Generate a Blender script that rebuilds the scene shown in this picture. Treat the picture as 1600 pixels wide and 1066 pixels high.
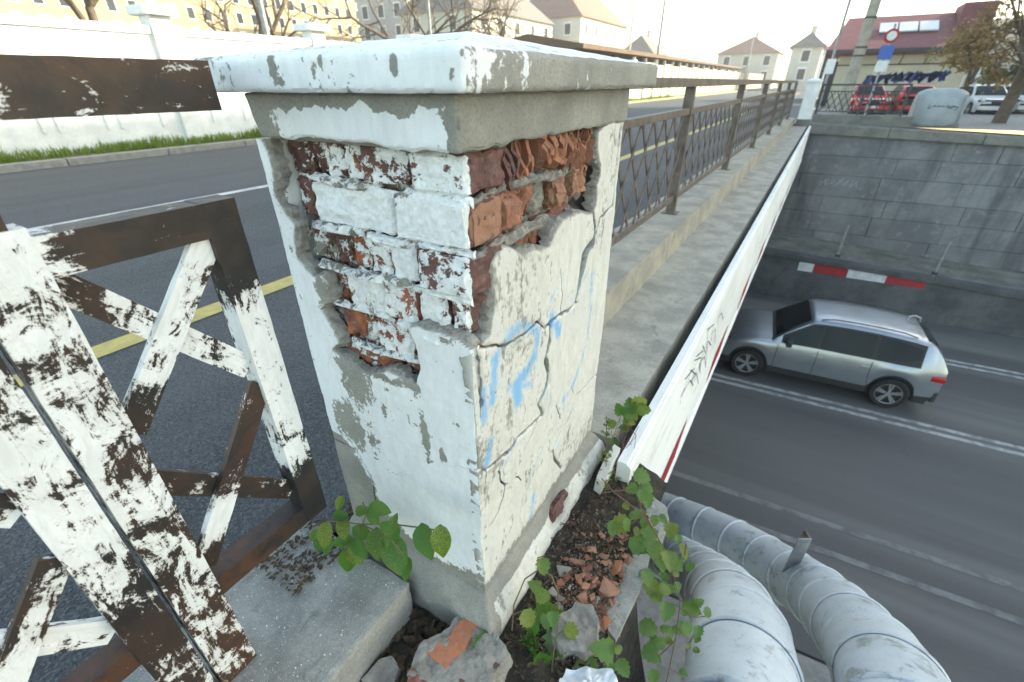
import bpy, bmesh, math, random
import numpy as np
from mathutils import Vector, Matrix
for o in list(bpy.data.objects): bpy.data.objects.remove(o)
SC = bpy.context.scene
COL = SC.collection
R = math.radians
# ------------------------------------------------------------------ camera
ZC = 1.15
YAW, PITCH, ROLL, FPX = R(30.92), R(29.69), R(-0.285), 707.3
cd = bpy.data.cameras.new('camera'); cam = bpy.data.objects.new('camera', cd); COL.objects.link(cam)
cd.sensor_width = 36.0; cd.lens = FPX / 1600 * 36; cd.clip_start = 0.02; cd.clip_end = 3000
cam.matrix_world = (Matrix.Translation((0, 0, ZC)) @ Matrix.Rotation(YAW, 4, 'Z') @
                    Matrix.Rotation(math.pi/2 - PITCH, 4, 'X') @ Matrix.Rotation(ROLL, 4, 'Z'))
cd.dof.use_dof = True; cd.dof.focus_distance = 1.0; cd.dof.aperture_fstop = 4.0
SC.camera = cam
SC.render.resolution_x = 1024; SC.render.resolution_y = 682
# ------------------------------------------------------------------ world and sun
SUN_AZ, SUN_EL = R(50), R(25)          # azimuth clockwise from +Y
w = bpy.data.worlds.new('World'); SC.world = w; w.use_nodes = True
nt = w.node_tree; bg = nt.nodes['Background']
sky = nt.nodes.new('ShaderNodeTexSky'); sky.sky_type = 'NISHITA'; sky.sun_disc = False
sky.sun_elevation = SUN_EL; sky.sun_rotation = SUN_AZ
sky.air_density = 1.0; sky.dust_density = 1.0; sky.ozone_density = 1.0
nt.links.new(sky.outputs[0], bg.inputs[0]); bg.inputs[1].default_value = 0.15
sd = bpy.data.lights.new('sun', 'SUN'); so = bpy.data.objects.new('sun', sd); COL.objects.link(so)
sd.energy = 3.2; sd.angle = R(0.5); sd.color = (1.0, 0.975, 0.93)
sdir = Vector((math.sin(SUN_AZ)*math.cos(SUN_EL), math.cos(SUN_AZ)*math.cos(SUN_EL), math.sin(SUN_EL)))
so.rotation_euler = sdir.to_track_quat('Z', 'Y').to_euler(); so.location = (20, 20, 30)
SC.view_settings.view_transform = 'Standard'; SC.view_settings.look = 'None'
SC.view_settings.exposure = 2.08; SC.view_settings.gamma = 1.0
SC.view_settings.use_white_balance = True; SC.view_settings.white_balance_temperature = 8200; SC.view_settings.white_balance_tint = 2
# ------------------------------------------------------------------ measuring: pixel of the 1600 px photograph -> point on a plane
M3 = cam.matrix_world.to_3x3(); CP = Vector((0, 0, ZC))
def ray(x, y): return M3 @ Vector((x-800, 533-y, -FPX))
def atz(x, y, z): d = ray(x, y); return CP + d*((z-ZC)/d.z)
def atx(x, y, X): d = ray(x, y); return CP + d*(X/d.x)
def aty(x, y, Y): d = ray(x, y); return CP + d*(Y/d.y)
def atdepth(x, y, D): return CP + ray(x, y)*(D/FPX)
# ------------------------------------------------------------------ numpy noise
def _h(i, j, k, s):
    n = (i*374761393 + j*668265263 + k*2147483647*3 + s*1274126177) & 0xffffffff
    n = ((n ^ (n >> 13)) * 1274126177) & 0xffffffff
    n = (n ^ (n >> 16)) & 0xffff
    return n / 65535.0
def vnoise(P, s=0):
    P = np.asarray(P, float); I = np.floor(P).astype(np.int64); f = P - I; f = f*f*(3-2*f)
    i, j, k = I[:, 0], I[:, 1], I[:, 2]; r = 0
    for a in (0, 1):
        for b in (0, 1):
            for c in (0, 1):
                wgt = (f[:, 0] if a else 1-f[:, 0])*(f[:, 1] if b else 1-f[:, 1])*(f[:, 2] if c else 1-f[:, 2])
                r = r + wgt*_h(i+a, j+b, k+c, s)
    return r*2-1
def fbm(P, sc, o=3, s=0):
    P = np.asarray(P, float)*sc; r = 0; a = 1; t = 0
    for q in range(o):
        r = r + a*vnoise(P*(2**q)+q*17.3, s+q); t += a; a *= .5
    return r/t
# ------------------------------------------------------------------ objects
def props(o, label=None, cat=None, group=None, kind=None):
    if label: o['label'] = label
    if cat: o['category'] = cat
    if group: o['group'] = group
    if kind: o['kind'] = kind
    return o
def thing(name, label, cat, loc=(0, 0, 0), rz=0, group=None):
    o = bpy.data.objects.new(name, None); COL.objects.link(o); o.empty_display_size = .1
    o.location = loc; o.rotation_euler = (0, 0, rz)
    return props(o, label, cat, group)
def place(name, me, parent=None, world=True):
    o = bpy.data.objects.new(name, me); COL.objects.link(o)
    if parent is not None:
        o.parent = parent
        if world:
            p = parent; off = Vector((0, 0, 0))
            while p is not None: off += p.location; p = p.parent
            o.location = -off
    return o
def copy_tree(o, parent=None):
    c = o.copy(); COL.objects.link(c)
    if parent is not None: c.parent = parent
    for ch in list(o.children): copy_tree(ch, c)
    return c
class MB:
    """collects shapes for ONE mesh"""
    def __init__(s): s.v = []; s.f = []; s.mi = []; s.m = 0
    def add(s, vs, fs):
        b = len(s.v); s.v += [tuple(p) for p in vs]
        for f in fs: s.f.append(tuple(b+i for i in f)); s.mi.append(s.m)
        return s
    def box(s, x0, x1, y0, y1, z0, z1):
        return s.add([(x0, y0, z0), (x1, y0, z0), (x1, y1, z0), (x0, y1, z0), (x0, y0, z1), (x1, y0, z1), (x1, y1, z1), (x0, y1, z1)],
                     [(3, 2, 1, 0), (4, 5, 6, 7), (0, 1, 5, 4), (1, 2, 6, 5), (2, 3, 7, 6), (3, 0, 4, 7)])
    def bar(s, a, b, wu, wv, up=(1, 0, 0), seg=1):
        """box beam from a to b; wu = full width along 'up', wv = full width across"""
        a = Vector(a); b = Vector(b); d = (b-a).normalized(); u = Vector(up); u = (u - d*u.dot(d)).normalized(); v = d.cross(u)
        vs = []; fs = []
        for k in range(seg+1):
            c = a.lerp(b, k/seg)
            vs += [c+u*wu/2+v*wv/2, c-u*wu/2+v*wv/2, c-u*wu/2-v*wv/2, c+u*wu/2-v*wv/2]
            if k:
                o = 4*(k-1)
                for q in range(4): fs.append((o+q, o+(q+1) % 4, o+4+(q+1) % 4, o+4+q))
        fs += [(3, 2, 1, 0), tuple(4*seg+q for q in range(4))]
        return s.add(vs, fs)
    def tube(s, pts, r, n=8, cap=True):
        pts = [Vector(p) for p in pts]; rs = r if isinstance(r, (list, tuple)) else [r]*len(pts)
        vs = []; fs = []; prev = None
        for i, p in enumerate(pts):
            t = (pts[min(i+1, len(pts)-1)]-pts[max(i-1, 0)]).normalized()
            u = (prev - t*prev.dot(t)) if prev is not None else t.orthogonal()
            u = u.normalized() if u.length > 1e-6 else t.orthogonal().normalized()
            prev = u; v = t.cross(u)
            for k in range(n):
                a = 2*math.pi*k/n; vs.append(p+(u*math.cos(a)+v*math.sin(a))*rs[i])
            if i:
                o = n*(i-1)
                for k in range(n): fs.append((o+k, o+(k+1) % n, o+n+(k+1) % n, o+n+k))
        if cap: fs += [tuple(range(n-1, -1, -1)), tuple(n*(len(pts)-1)+k for k in range(n))]
        return s.add(vs, fs)
    def prism(s, poly, e0, e1):
        """poly: 3D points of one face, moved by e0 and by e1"""
        n = len(poly); e0 = Vector(e0); e1 = Vector(e1)
        vs = [Vector(p)+e0 for p in poly]+[Vector(p)+e1 for p in poly]
        return s.add(vs, [tuple(range(n-1, -1, -1)), tuple(range(n, 2*n))]+[(i, (i+1) % n, n+(i+1) % n, n+i) for i in range(n)])
    def ribbon(s, pts, wid, nrm):
        nrm = Vector(nrm); pts = [Vector(p) for p in pts]; vs = []; fs = []
        ws = wid if isinstance(wid, (list, tuple)) else [wid]*len(pts)
        for i, p in enumerate(pts):
            t = (pts[min(i+1, len(pts)-1)]-pts[max(i-1, 0)]).normalized(); b = nrm.cross(t).normalized()
            vs += [p+b*ws[i]/2, p-b*ws[i]/2]
            if i: fs.append((2*i-2, 2*i-1, 2*i+1, 2*i))
        return s.add(vs, fs)
    def mesh(s, name, mats, smooth=False, bevel=0, recalc=True):
        me = bpy.data.meshes.new(name); me.from_pydata(s.v, [], s.f)
        if not isinstance(mats, (list, tuple)): mats = [mats]
        for m in mats: me.materials.append(m)
        if any(s.mi): me.polygons.foreach_set('material_index', s.mi)
        if recalc or bevel:
            bm = bmesh.new(); bm.from_mesh(me)
            bmesh.ops.recalc_face_normals(bm, faces=bm.faces)
            if bevel:
                ed = [e for e in bm.edges if len(e.link_faces) == 2 and e.calc_face_angle(0) > .5]
                bmesh.ops.bevel(bm, geom=ed, offset=bevel, segments=2, profile=.6, affect='EDGES', clamp_overlap=True)
            bm.to_mesh(me); bm.free()
        if smooth:
            me.polygons.foreach_set('use_smooth', [True]*len(me.polygons))
            if smooth != 'all': me.set_sharp_from_angle(angle=R(38))
        me.update(); return me
    def build(s, name, mats, parent=None, smooth=False, bevel=0, world=True, recalc=True, **kw):
        return props(place(name, s.mesh(name, mats, smooth, bevel, recalc), parent, world), **kw)
def setattr_v(me, name, vals):
    a = me.attributes.new(name, 'FLOAT', 'POINT'); a.data.foreach_set('value', np.asarray(vals, np.float32))
def coords(me):
    c = np.empty(len(me.vertices)*3); me.vertices.foreach_get('co', c); return c.reshape(-1, 3)
def setcoords(me, c): me.vertices.foreach_set('co', np.asarray(c, float).ravel()); me.update()
def normals(me):
    c = np.empty(len(me.vertices)*3); me.vertices.foreach_get('normal', c); return c.reshape(-1, 3)
def subdivide(me, maxlen, iters=8):
    """cut the long edges until pieces are about maxlen"""
    bm = bmesh.new(); bm.from_mesh(me)
    for _ in range(iters):
        ed = [e for e in bm.edges if e.calc_length() > maxlen]
        if not ed: break
        bmesh.ops.subdivide_edges(bm, edges=ed, cuts=1, use_grid_fill=True)
    bmesh.ops.triangulate(bm, faces=[f for f in bm.faces if len(f.verts) > 4])
    bm.to_mesh(me); bm.free(); me.update()
def roughen(me, amp, sc, o=3, s=0, off=0.0):
    c = coords(me); n = normals(me); d = fbm(c, sc, o, s)*amp + off
    setcoords(me, c + n*d[:, None])
# ------------------------------------------------------------------ materials
class NT:
    def __init__(s, name):
        s.m = bpy.data.materials.new(name); s.m.use_nodes = True; s.t = s.m.node_tree
        s.p = s.t.nodes['Principled BSDF']; s.p.inputs['Specular IOR Level'].default_value = .35
        s.tc = s.t.nodes.new('ShaderNodeTexCoord')
    def n(s, typ, **kw):
        x = s.t.nodes.new(typ)
        for k, v in kw.items():
            if k in x.inputs: s.set(x.inputs[k], v)
            else: setattr(x, k, v)
        return x
    def set(s, sock, v):
        if hasattr(v, 'is_linked') or hasattr(v, 'links'): s.t.links.new(v, sock)
        elif isinstance(v, (tuple, list)) and sock.type == 'RGBA': sock.default_value = (*v[:3], 1)
        else: sock.default_value = v
    def noise(s, scale, detail=5, rough=.6, vec=None, dist=0, stretch=None):
        vec = vec or s.tc.outputs['Object']
        if stretch: vec = s.n('ShaderNodeMapping', Vector=vec, Scale=stretch).outputs[0]
        x = s.n('ShaderNodeTexNoise', Vector=vec, Scale=scale, Detail=detail, Roughness=rough, Distortion=dist)
        return x.outputs[0]
    def ramp(s, f, a, b, lo=0., hi=1.):
        x = s.n('ShaderNodeMapRange', Value=f); x.inputs['From Min'].default_value = a; x.inputs['From Max'].default_value = b
        x.inputs['To Min'].default_value = lo; x.inputs['To Max'].default_value = hi; x.interpolation_type = 'SMOOTHSTEP'; return x.outputs[0]
    def math(s, op, a, b=0.): x = s.n('ShaderNodeMath', operation=op); s.set(x.inputs[0], a); s.set(x.inputs[1], b); return x.outputs[0]
    def mix(s, f, a, b, mode='MIX'):
        x = s.n('ShaderNodeMix', data_type='RGBA', blend_type=mode); s.set(x.inputs[0], f); s.set(x.inputs[6], a); s.set(x.inputs[7], b); return x.outputs[2]
    def attr(s, name): return s.n('ShaderNodeAttribute', attribute_name=name).outputs['Fac']
    def rnd(s): return s.n('ShaderNodeObjectInfo').outputs['Random']
    def bump(s, h, strength=.4, dist=.005, prev=None):
        x = s.n('ShaderNodeBump', Height=h); x.inputs['Strength'].default_value = strength; x.inputs['Distance'].default_value = dist
        if prev is not None: s.t.links.new(prev, x.inputs['Normal'])
        return x.outputs[0]
    def out(s, col, rough=.8, normal=None, metal=0.):
        s.set(s.p.inputs['Base Color'], col); s.set(s.p.inputs['Roughness'], rough); s.set(s.p.inputs['Metallic'], metal)
        if normal is not None: s.t.links.new(normal, s.p.inputs['Normal'])
        return s.m
def simple(name, a, b=None, scale=8., rough=.75, bump=.3, bdist=.004, detail=6, metal=0., lo=.35, hi=.65, fine=None, spec=None):
    """two tones mixed by noise, finer grain on top"""
    t = NT(name); b = b or tuple(c*.7 for c in a)
    n1 = t.noise(scale, detail, .65); n2 = t.noise(fine or scale*9, 4, .6)
    c = t.mix(t.ramp(n1, lo, hi), a, b); c = t.mix(t.ramp(n2, .3, .8, 0, .5), c, tuple(x*.72 for x in a))
    nb = t.bump(n2, bump, bdist)
    if spec is not None: t.p.inputs['Specular IOR Level'].default_value = spec
    return t.out(c, rough, t.bump(n1, bump*.6, bdist*3, nb), metal)
def plain(name, col, rough=.5, metal=0., spec=.4):
    t = NT(name); n = t.noise(14, 4); t.p.inputs['Specular IOR Level'].default_value = spec
    return t.out(t.mix(t.ramp(n, .3, .7, 0, .35), col, tuple(c*.75 for c in col)), rough, None, metal)
def m_asphalt(name, a, b, grain=90.):
    t = NT(name); n1 = t.noise(1.1, 4, .6, stretch=(1, .03, 1)); n2 = t.noise(grain, 3, .6); n3 = t.noise(3, 5)
    v = t.n('ShaderNodeTexVoronoi', Vector=t.tc.outputs['Object'], Scale=grain*1.6).outputs['Distance']
    c = t.mix(t.ramp(n1, .35, .65), a, b); c = t.mix(t.ramp(n2, .45, .75, 0, .6), c, tuple(x*1.7 for x in a))
    c = t.mix(t.ramp(n3, .55, .8, 0, .35), c, tuple(x*.6 for x in a))
    vc = t.n('ShaderNodeTexVoronoi', Vector=t.tc.outputs['Object'], Scale=grain*1.9).outputs['Color']; sp = t.n('ShaderNodeSeparateColor', Color=vc).outputs[0]
    c = t.mix(t.ramp(sp, .55, .95, 0, .75), c, tuple(x*2.6 for x in a)); c = t.mix(t.ramp(sp, .3, .0, 0, .6), c, tuple(x*.45 for x in a))
    return t.out(c, .78, t.bump(v, .6, .006))
def m_lower_road():
    t = NT('lower_asphalt'); n1 = t.noise(.35, 5, .6, stretch=(.15, 1, 1)); n2 = t.noise(60, 3, .6); n3 = t.noise(1.2, 6, .7)
    n4 = t.noise(.9, 3, .5, stretch=(.04, 1, 1))
    c = t.mix(t.ramp(n1, .35, .65), (.07, .07, .07), (.112, .111, .108)); c = t.mix(t.ramp(n4, .46, .66, 0, .8), c, (.16, .157, .15))
    c = t.mix(t.ramp(n2, .45, .8, 0, .4), c, (.14, .14, .14)); c = t.mix(t.ramp(n3, .6, .8, 0, .4), c, (.035, .035, .036))
    return t.out(c, t.ramp(n1, .3, .7, .55, .72), t.bump(n2, .3, .004))
def m_concrete(name, a=(.32, .31, .28), b=(.2, .195, .18), stain=(.09, .09, .085), sc=4., light=None, bump=.5):
    t = NT(name); n1 = t.noise(sc, 7, .68); n2 = t.noise(sc*22, 4, .65); n3 = t.noise(sc*2.7, 6, .7, dist=.6); n4 = t.noise(sc*60, 2)
    c = t.mix(t.ramp(n1, .35, .65), a, b); c = t.mix(t.ramp(n3, .56, .72, 0, .7), c, stain)
    c = t.mix(t.ramp(n2, .42, .7, 0, .5), c, tuple(x*.62 for x in a))
    if light: c = t.mix(t.ramp(n4, .62, .68, 0, .8), c, light)
    h = t.math('ADD', n2, t.math('MULTIPLY', n1, .8))
    return t.out(c, .9, t.bump(h, bump, .005))
def m_paint_steel(name):
    """old white brush paint worn off dark brown steel; vertex value 'paint' says how much is left"""
    t = NT(name); p = t.attr('paint')
    cv = t.n('ShaderNodeCombineXYZ'); t.set(cv.inputs[0], t.attr('la')); t.set(cv.inputs[1], t.attr('lb')); t.set(cv.inputs[2], t.attr('lc')); cv = cv.outputs[0]
    n1 = t.noise(15, 10, .76, dist=.9); n2 = t.noise(160, 5, .75); n3 = t.noise(42, 9, .76, vec=cv, stretch=(.22, 1, 1), dist=.9); n4 = t.noise(9, 4)
    f = t.math('ADD', t.math('MULTIPLY', n1, .5), t.math('ADD', t.math('MULTIPLY', n2, .12), t.math('MULTIPLY', n3, .42)))
    th = t.math('SUBTRACT', 1.0, p)
    th = t.n('ShaderNodeMapRange', Value=th); th.inputs['To Min'].default_value = .415; th.inputs['To Max'].default_value = .635; th = th.outputs[0]
    d = t.math('SUBTRACT', f, th); mask = t.ramp(d, -.004, .006)
    edge = t.ramp(d, -.03, .004)
    steel = t.mix(t.ramp(n4, .4, .62), (.02, .021, .022), (.042, .03, .024)); steel = t.mix(t.ramp(n2, .5, .75, 0, .6), steel, (.06, .036, .025))
    rust = t.attr('rust'); steel = t.mix(t.math('MULTIPLY', rust, t.ramp(n1, .3, .6)), steel, (.095, .045, .026))
    white = t.mix(t.ramp(n3, .35, .7), (.84, .85, .85), (.66, .67, .66)); white = t.mix(t.ramp(d, .05, .0, 0, .45), white, (.45, .40, .36))
    c = t.mix(mask, steel, white)
    h = t.math('ADD', t.math('MULTIPLY', mask, .5), t.math('ADD', t.math('MULTIPLY', n2, .25), t.math('MULTIPLY', n3, .2)))
    return t.out(c, t.ramp(mask, 0, 1, .45, .6), t.bump(h, .55, .0018))
def m_plaster(name, left):
    """lime-washed render. bare: wash lost; blue: sprayed strokes; raw: broken edge and back"""
    t = NT(name); bare = t.attr('bare'); raw = t.attr('raw'); blue = t.attr('blue')
    n1 = t.noise(7, 7, .68); n2 = t.noise(60, 6, .7); n3 = t.noise(240, 3, .6); n4 = t.noise(38, 7, .72, stretch=(1, 1, .3))
    gray = t.mix(t.ramp(n1, .35, .65), (.34, .33, .29), (.25, .245, .22)); gray = t.mix(t.ramp(n3, .4, .7, 0, .6), gray, (.17, .165, .15))
    if left:
        wash = t.mix(t.ramp(n4, .35, .7), (.80, .82, .83), (.70, .72, .73)); wash = t.mix(t.ramp(n3, .55, .8, 0, .35), wash, (.55, .55, .53))
        f = t.math('ADD', t.math('MULTIPLY', n1, .25), t.math('ADD', t.math('MULTIPLY', n2, .45), t.math('MULTIPLY', n4, .3)))
        d = t.math('SUBTRACT', f, t.ramp(bare, 0, 1, .34, .665)); keep = t.ramp(d, -.006, .008)
    else:
        wash = t.mix(t.ramp(n4, .35, .68), (.70, .69, .635), (.55, .54, .49)); wash = t.mix(t.ramp(n1, .42, .64, 0, .7), wash, (.62, .62, .585))
        wash = t.mix(t.ramp(n3, .5, .75, 0, .4), wash, (.42, .41, .38)); wash = t.mix(t.ramp(n2, .58, .72, 0, .45), wash, (.45, .42, .38))
        f = t.math('ADD', t.math('MULTIPLY', n4, .6), t.math('MULTIPLY', n2, .4))
        d = t.math('SUBTRACT', f, t.ramp(bare, 0, 1, .30, .68)); keep = t.ramp(d, -.04, .06)
    c = t.mix(keep, gray, wash)
    bm = t.ramp(t.math('ADD', blue, t.math('MULTIPLY', t.math('SUBTRACT', t.math('ADD', t.math('MULTIPLY', n4, .7), t.math('MULTIPLY', n2, .5)), .6), 2.7)), .3, 1.0, 0, .85)
    c = t.mix(bm, c, (.13, .40, .70))
    c = t.mix(raw, c, t.mix(t.ramp(n2, .35, .65), (.34, .33, .3), (.2, .19, .17)))
    h = t.math('ADD', t.math('MULTIPLY', keep, .5), t.math('ADD', t.math('MULTIPLY', n2, .5), t.math('MULTIPLY', n3, .22)))
    return t.out(c, .88, t.bump(h, .5, .0025))
def m_brick(name, hot, dark):
    """fired brick, outside face lime-washed where 'paint' is high"""
    t = NT(name); p = t.attr('paint'); n1 = t.noise(22, 6, .66); n2 = t.noise(120, 4, .65); n3 = t.noise(48, 7, .72, dist=.5)
    v = t.tc.outputs['Object']; r = t.rnd()
    c = t.mix(t.ramp(n1, .36, .62), hot, dark); c = t.mix(t.ramp(r, .1, .9, 0, .6), c, dark); c = t.mix(t.ramp(n2, .45, .75, 0, .5), c, tuple(x*.6 for x in hot))
    f = t.math('ADD', t.math('MULTIPLY', n3, .6), t.math('MULTIPLY', n1, .4))
    th = t.n('ShaderNodeMapRange', Value=p); th.inputs['To Min'].default_value = .68; th.inputs['To Max'].default_value = .36
    d = t.math('SUBTRACT', f, th.outputs[0]); mask = t.ramp(d, -.008, .012)
    wash = t.mix(t.ramp(n2, .35, .7), (.82, .84, .84), (.68, .7, .7))
    dusty = t.mix(t.ramp(n3, .5, .7, 0, .35), c, (.36, .3, .26))
    h = t.math('ADD', t.math('MULTIPLY', mask, .35), t.math('ADD', t.math('MULTIPLY', n2, .4), n3))
    return t.out(t.mix(mask, dusty, wash), .9, t.bump(h, .6, .004))
def m_leaf(name, a, b, yellow=None):
    t = NT(name); r = t.rnd(); n = t.noise(30, 4); n2 = t.noise(140, 3)
    c = t.mix(r, a, b); c = t.mix(t.ramp(n, .5, .75, 0, .6), c, tuple(x*1.5 for x in a))
    if yellow: c = t.mix(t.ramp(t.math('ADD', t.math('MULTIPLY', n, .8), t.math('MULTIPLY', r, .3)), .6, .75, 0, .8), c, yellow)
    m = t.out(c, .42, t.bump(n2, .3, .001)); t.p.inputs['Subsurface Weight'].default_value = 0.0
    tr = t.n('ShaderNodeBsdfTranslucent', Color=t.mix(.5, c, (.25, .45, .05))); mx = t.n('ShaderNodeMixShader'); mx.inputs[0].default_value = .3
    o = t.t.nodes['Material Output']; t.t.links.new(t.p.outputs[0], mx.inputs[1]); t.t.links.new(tr.outputs[0], mx.inputs[2]); t.t.links.new(mx.outputs[0], o.inputs[0])
    return m
def m_glass(name, col=(.012, .016, .018)):
    t = NT(name); t.p.inputs['Specular IOR Level'].default_value = .16
    n = t.noise(3, 2); return t.out(t.mix(n, col, tuple(c*1.8 for c in col)), .06)
def m_carpaint(name, col, metal=.5):
    t = NT(name); n = t.noise(400, 2); t.p.inputs['Coat Weight'].default_value = .7; t.p.inputs['Coat Roughness'].default_value = .06
    n2 = t.noise(2.5, 5); return t.out(t.mix(t.ramp(n2, .45, .7, 0, .25), t.mix(t.ramp(n, .4, .6, 0, .2), col, tuple(c*.75 for c in col)), (.2, .19, .17)), .34, None, metal)
A = {}
A['asphalt'] = m_asphalt('asphalt', (.046, .049, .053), (.074, .076, .08))
A['lower'] = m_lower_road()
A['white_line'] = simple('road_paint', (.62, .62, .6), (.36, .36, .35), 6, .7, .3, .003)
A['lower_line'] = simple('worn_road_paint', (.46, .46, .45), (.16, .16, .16), 5, .7, .3, .003, lo=.4, hi=.65)
A['faint_line'] = simple('faint_road_paint', (.21, .21, .205), (.11, .11, .108), 4, .7, .3, .003, lo=.4, hi=.65)
A['yellow_line'] = simple('yellow_road_paint', (.55, .44, .14), (.4, .33, .14), 9, .75, .3, .003)
A['kerb'] = m_concrete('kerb_stone', (.3, .29, .27), (.2, .195, .185), (.11, .11, .1), 5)
A['slab'] = m_concrete('weathered_slab', (.34, .335, .31), (.2, .2, .185), (.12, .12, .11), 6, (.6, .6, .58))
A['ledge'] = m_concrete('ledge_concrete', (.44, .415, .355), (.27, .26, .225), (.13, .13, .11), 4, (.62, .6, .55), bump=.9)
A['plinth_far'] = m_concrete('plinth_concrete', (.42, .38, .31), (.26, .25, .22), (.12, .125, .1), 4)
A['cap'] = m_concrete('cap_concrete', (.33, .32, .29), (.24, .235, .21), (.16, .16, .14), 9, (.55, .55, .52))
A['wall_dark'] = m_concrete('sooty_concrete', (.12, .124, .126), (.06, .064, .068), (.035, .037, .04), 1.1)
A['block'] = m_concrete('sooty_block', (.23, .232, .235), (.11, .115, .125), (.05, .054, .062), 1.3, (.36, .36, .355))
def m_block():
    t = NT('sooty_block'); r = t.rnd(); n1 = t.noise(1.1, 7, .7); n2 = t.noise(28, 5, .7); n3 = t.noise(3.2, 7, .75, dist=.6); n4 = t.noise(.5, 4, .6, stretch=(2.5, 1, .35))
    c = t.mix(t.ramp(n1, .35, .65), (.28, .282, .284), (.16, .165, .174)); c = t.mix(t.ramp(r, 0, 1, 0, .45), c, (.15, .152, .158)); c = t.mix(t.ramp(n3, .56, .66, 0, .6), c, (.34, .34, .335))
    c = t.mix(t.ramp(n4, .5, .7, 0, .7), c, (.065, .068, .075)); c = t.mix(t.ramp(n2, .5, .7, 0, .5), c, (.1, .1, .105))
    return t.out(c, .9, t.bump(t.math('ADD', n2, n3), .5, .01))
A['block'] = m_block()
A['coping'] = m_concrete('coping_concrete', (.22, .215, .19), (.13, .13, .12), (.06, .06, .055), 2)
A['steel'] = m_paint_steel('worn_painted_steel')
A['brown_steel'] = simple('brown_railing_paint', (.16, .125, .105), (.09, .07, .06), 12, .55, .3, .002, spec=.4)
A['dark_steel'] = simple('dark_fence_paint', (.035, .04, .042), (.06, .05, .045), 10, .5)
A['galv'] = simple('galvanised_steel', (.34, .36, .37), (.22, .23, .24), 9, .5, .2, .002, metal=.4)
A['plaster_l'] = m_plaster('whitewashed_render', True)
A['plaster_r'] = m_plaster('grey_render', False)
A['brick'] = m_brick('brick', (.42, .15, .08), (.17, .08, .065))
A['dusty'] = m_brick('dusty_brick', (.44, .24, .16), (.30, .15, .10))
A['flake'] = m_brick('flaked_brick', (.46, .205, .115), (.25, .11, .075))
A['brick_pale'] = m_brick('pale_brick', (.56, .23, .12), (.40, .15, .085))
A['brick_dark'] = m_brick('dark_brick', (.21, .1, .085), (.11, .06, .055))
A['mortar'] = m_brick('lime_mortar', (.34, .32, .28), (.22, .21, .19))
A['soil'] = simple('dark_soil', (.042, .036, .03), (.085, .075, .062), 22, .95, .9, .012)
A['beam'] = None
A['leaf'] = m_leaf('leaf_green', (.055, .15, .02), (.03, .09, .025), (.28, .30, .03))
A['vine'] = m_leaf('vine_leaf', (.1, .18, .05), (.06, .14, .04), (.3, .28, .06))
A['stem'] = simple('green_stem', (.12, .12, .04), (.16, .1, .06), 30, .6)
A['twig'] = simple('dry_twig', (.12, .08, .055), (.2, .14, .1), 30, .8)
A['redstem'] = simple('reddish_vine_stem', (.13, .05, .05), (.18, .1, .07), 30, .6)
A['deadleaf'] = simple('dead_leaf', (.11, .075, .045), (.06, .042, .03), 40, .8, .4, .003)
A['glass'] = m_glass('window_glass')
A['tyre'] = plain('tyre_rubber', (.018, .018, .019), .8)
A['plastic'] = plain('dark_plastic', (.03, .031, .033), .6)
A['alloy'] = plain('alloy_wheel', (.5, .51, .52), .3, .8)
A['silver'] = m_carpaint('silver_blue_car_paint', (.36, .395, .44), .8)
A['redcar'] = m_carpaint('red_car_paint', (.6, .012, .02), .1)
A['whitecar'] = m_carpaint('pale_car_paint', (.62, .63, .62), .1)
A['blackcar'] = m_carpaint('dark_car_paint', (.03, .032, .035), .3)
A['lamp_red'] = plain('red_lamp', (.5, .01, .012), .25)
A['lamp_clear'] = plain('clear_lamp', (.6, .62, .64), .2, .3)
A['white'] = simple('white_limewash', (.82, .83, .82), (.68, .69, .69), 3, .8, .3, .004)
A['red_paint'] = simple('red_warning_paint', (.42, .02, .03), (.28, .02, .025), 6, .6)
A['white_paint'] = simple('white_warning_paint', (.68, .7, .71), (.5, .52, .53), 6, .6)
A['black_ink'] = plain('black_spray', (.03, .03, .032), .7)
A['white_ink'] = plain('pale_spray', (.36, .4, .43), .8)
A['blue_ink'] = plain('blue_spray', (.04, .06, .22), .7)
A['grass'] = m_leaf('grass_blade', (.09, .17, .02), (.15, .2, .03), (.3, .28, .06))
A['earth'] = simple('verge_earth', (.12, .1, .06), (.1, .12, .04), 3, .95, .6, .02)
A['film'] = None
def m_pipe():
    t = NT('pipe_cladding'); n1 = t.noise(3.2, 7, .7); n2 = t.noise(30, 5, .7); n3 = t.noise(11, 7, .75, dist=.5); n4 = t.noise(90, 3)
    c = t.mix(t.ramp(n1, .35, .65), (.56, .61, .64), (.46, .51, .54)); m = t.ramp(t.math('ADD', t.math('MULTIPLY', n3, .6), t.math('MULTIPLY', n1, .45)), .56, .62, 0, .65)
    c = t.mix(m, c, t.mix(t.ramp(n2, .4, .6), (.17, .17, .145), (.3, .32, .32))); c = t.mix(t.ramp(n4, .62, .7, 0, .35), c, (.2, .2, .18))
    return t.out(c, .5, t.bump(t.math('ADD', n2, m), .25, .002), .05)
A['pipe'] = m_pipe()
def m_beam():
    t = NT('whitewashed_fascia'); n1 = t.noise(1.6, 7, .7, stretch=(1, .35, 1)); n2 = t.noise(40, 5, .7); n3 = t.noise(5, 7, .72, stretch=(1, .2, 1))
    c = t.mix(t.ramp(n1, .35, .7), (.8, .81, .8), (.62, .63, .61)); c = t.mix(t.ramp(n3, .58, .7, 0, .6), c, (.42, .42, .39)); c = t.mix(t.ramp(n2, .58, .75, 0, .4), c, (.5, .49, .46))
    return t.out(c, .85, t.bump(n2, .3, .003))
A['beam'] = m_beam()
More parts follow.
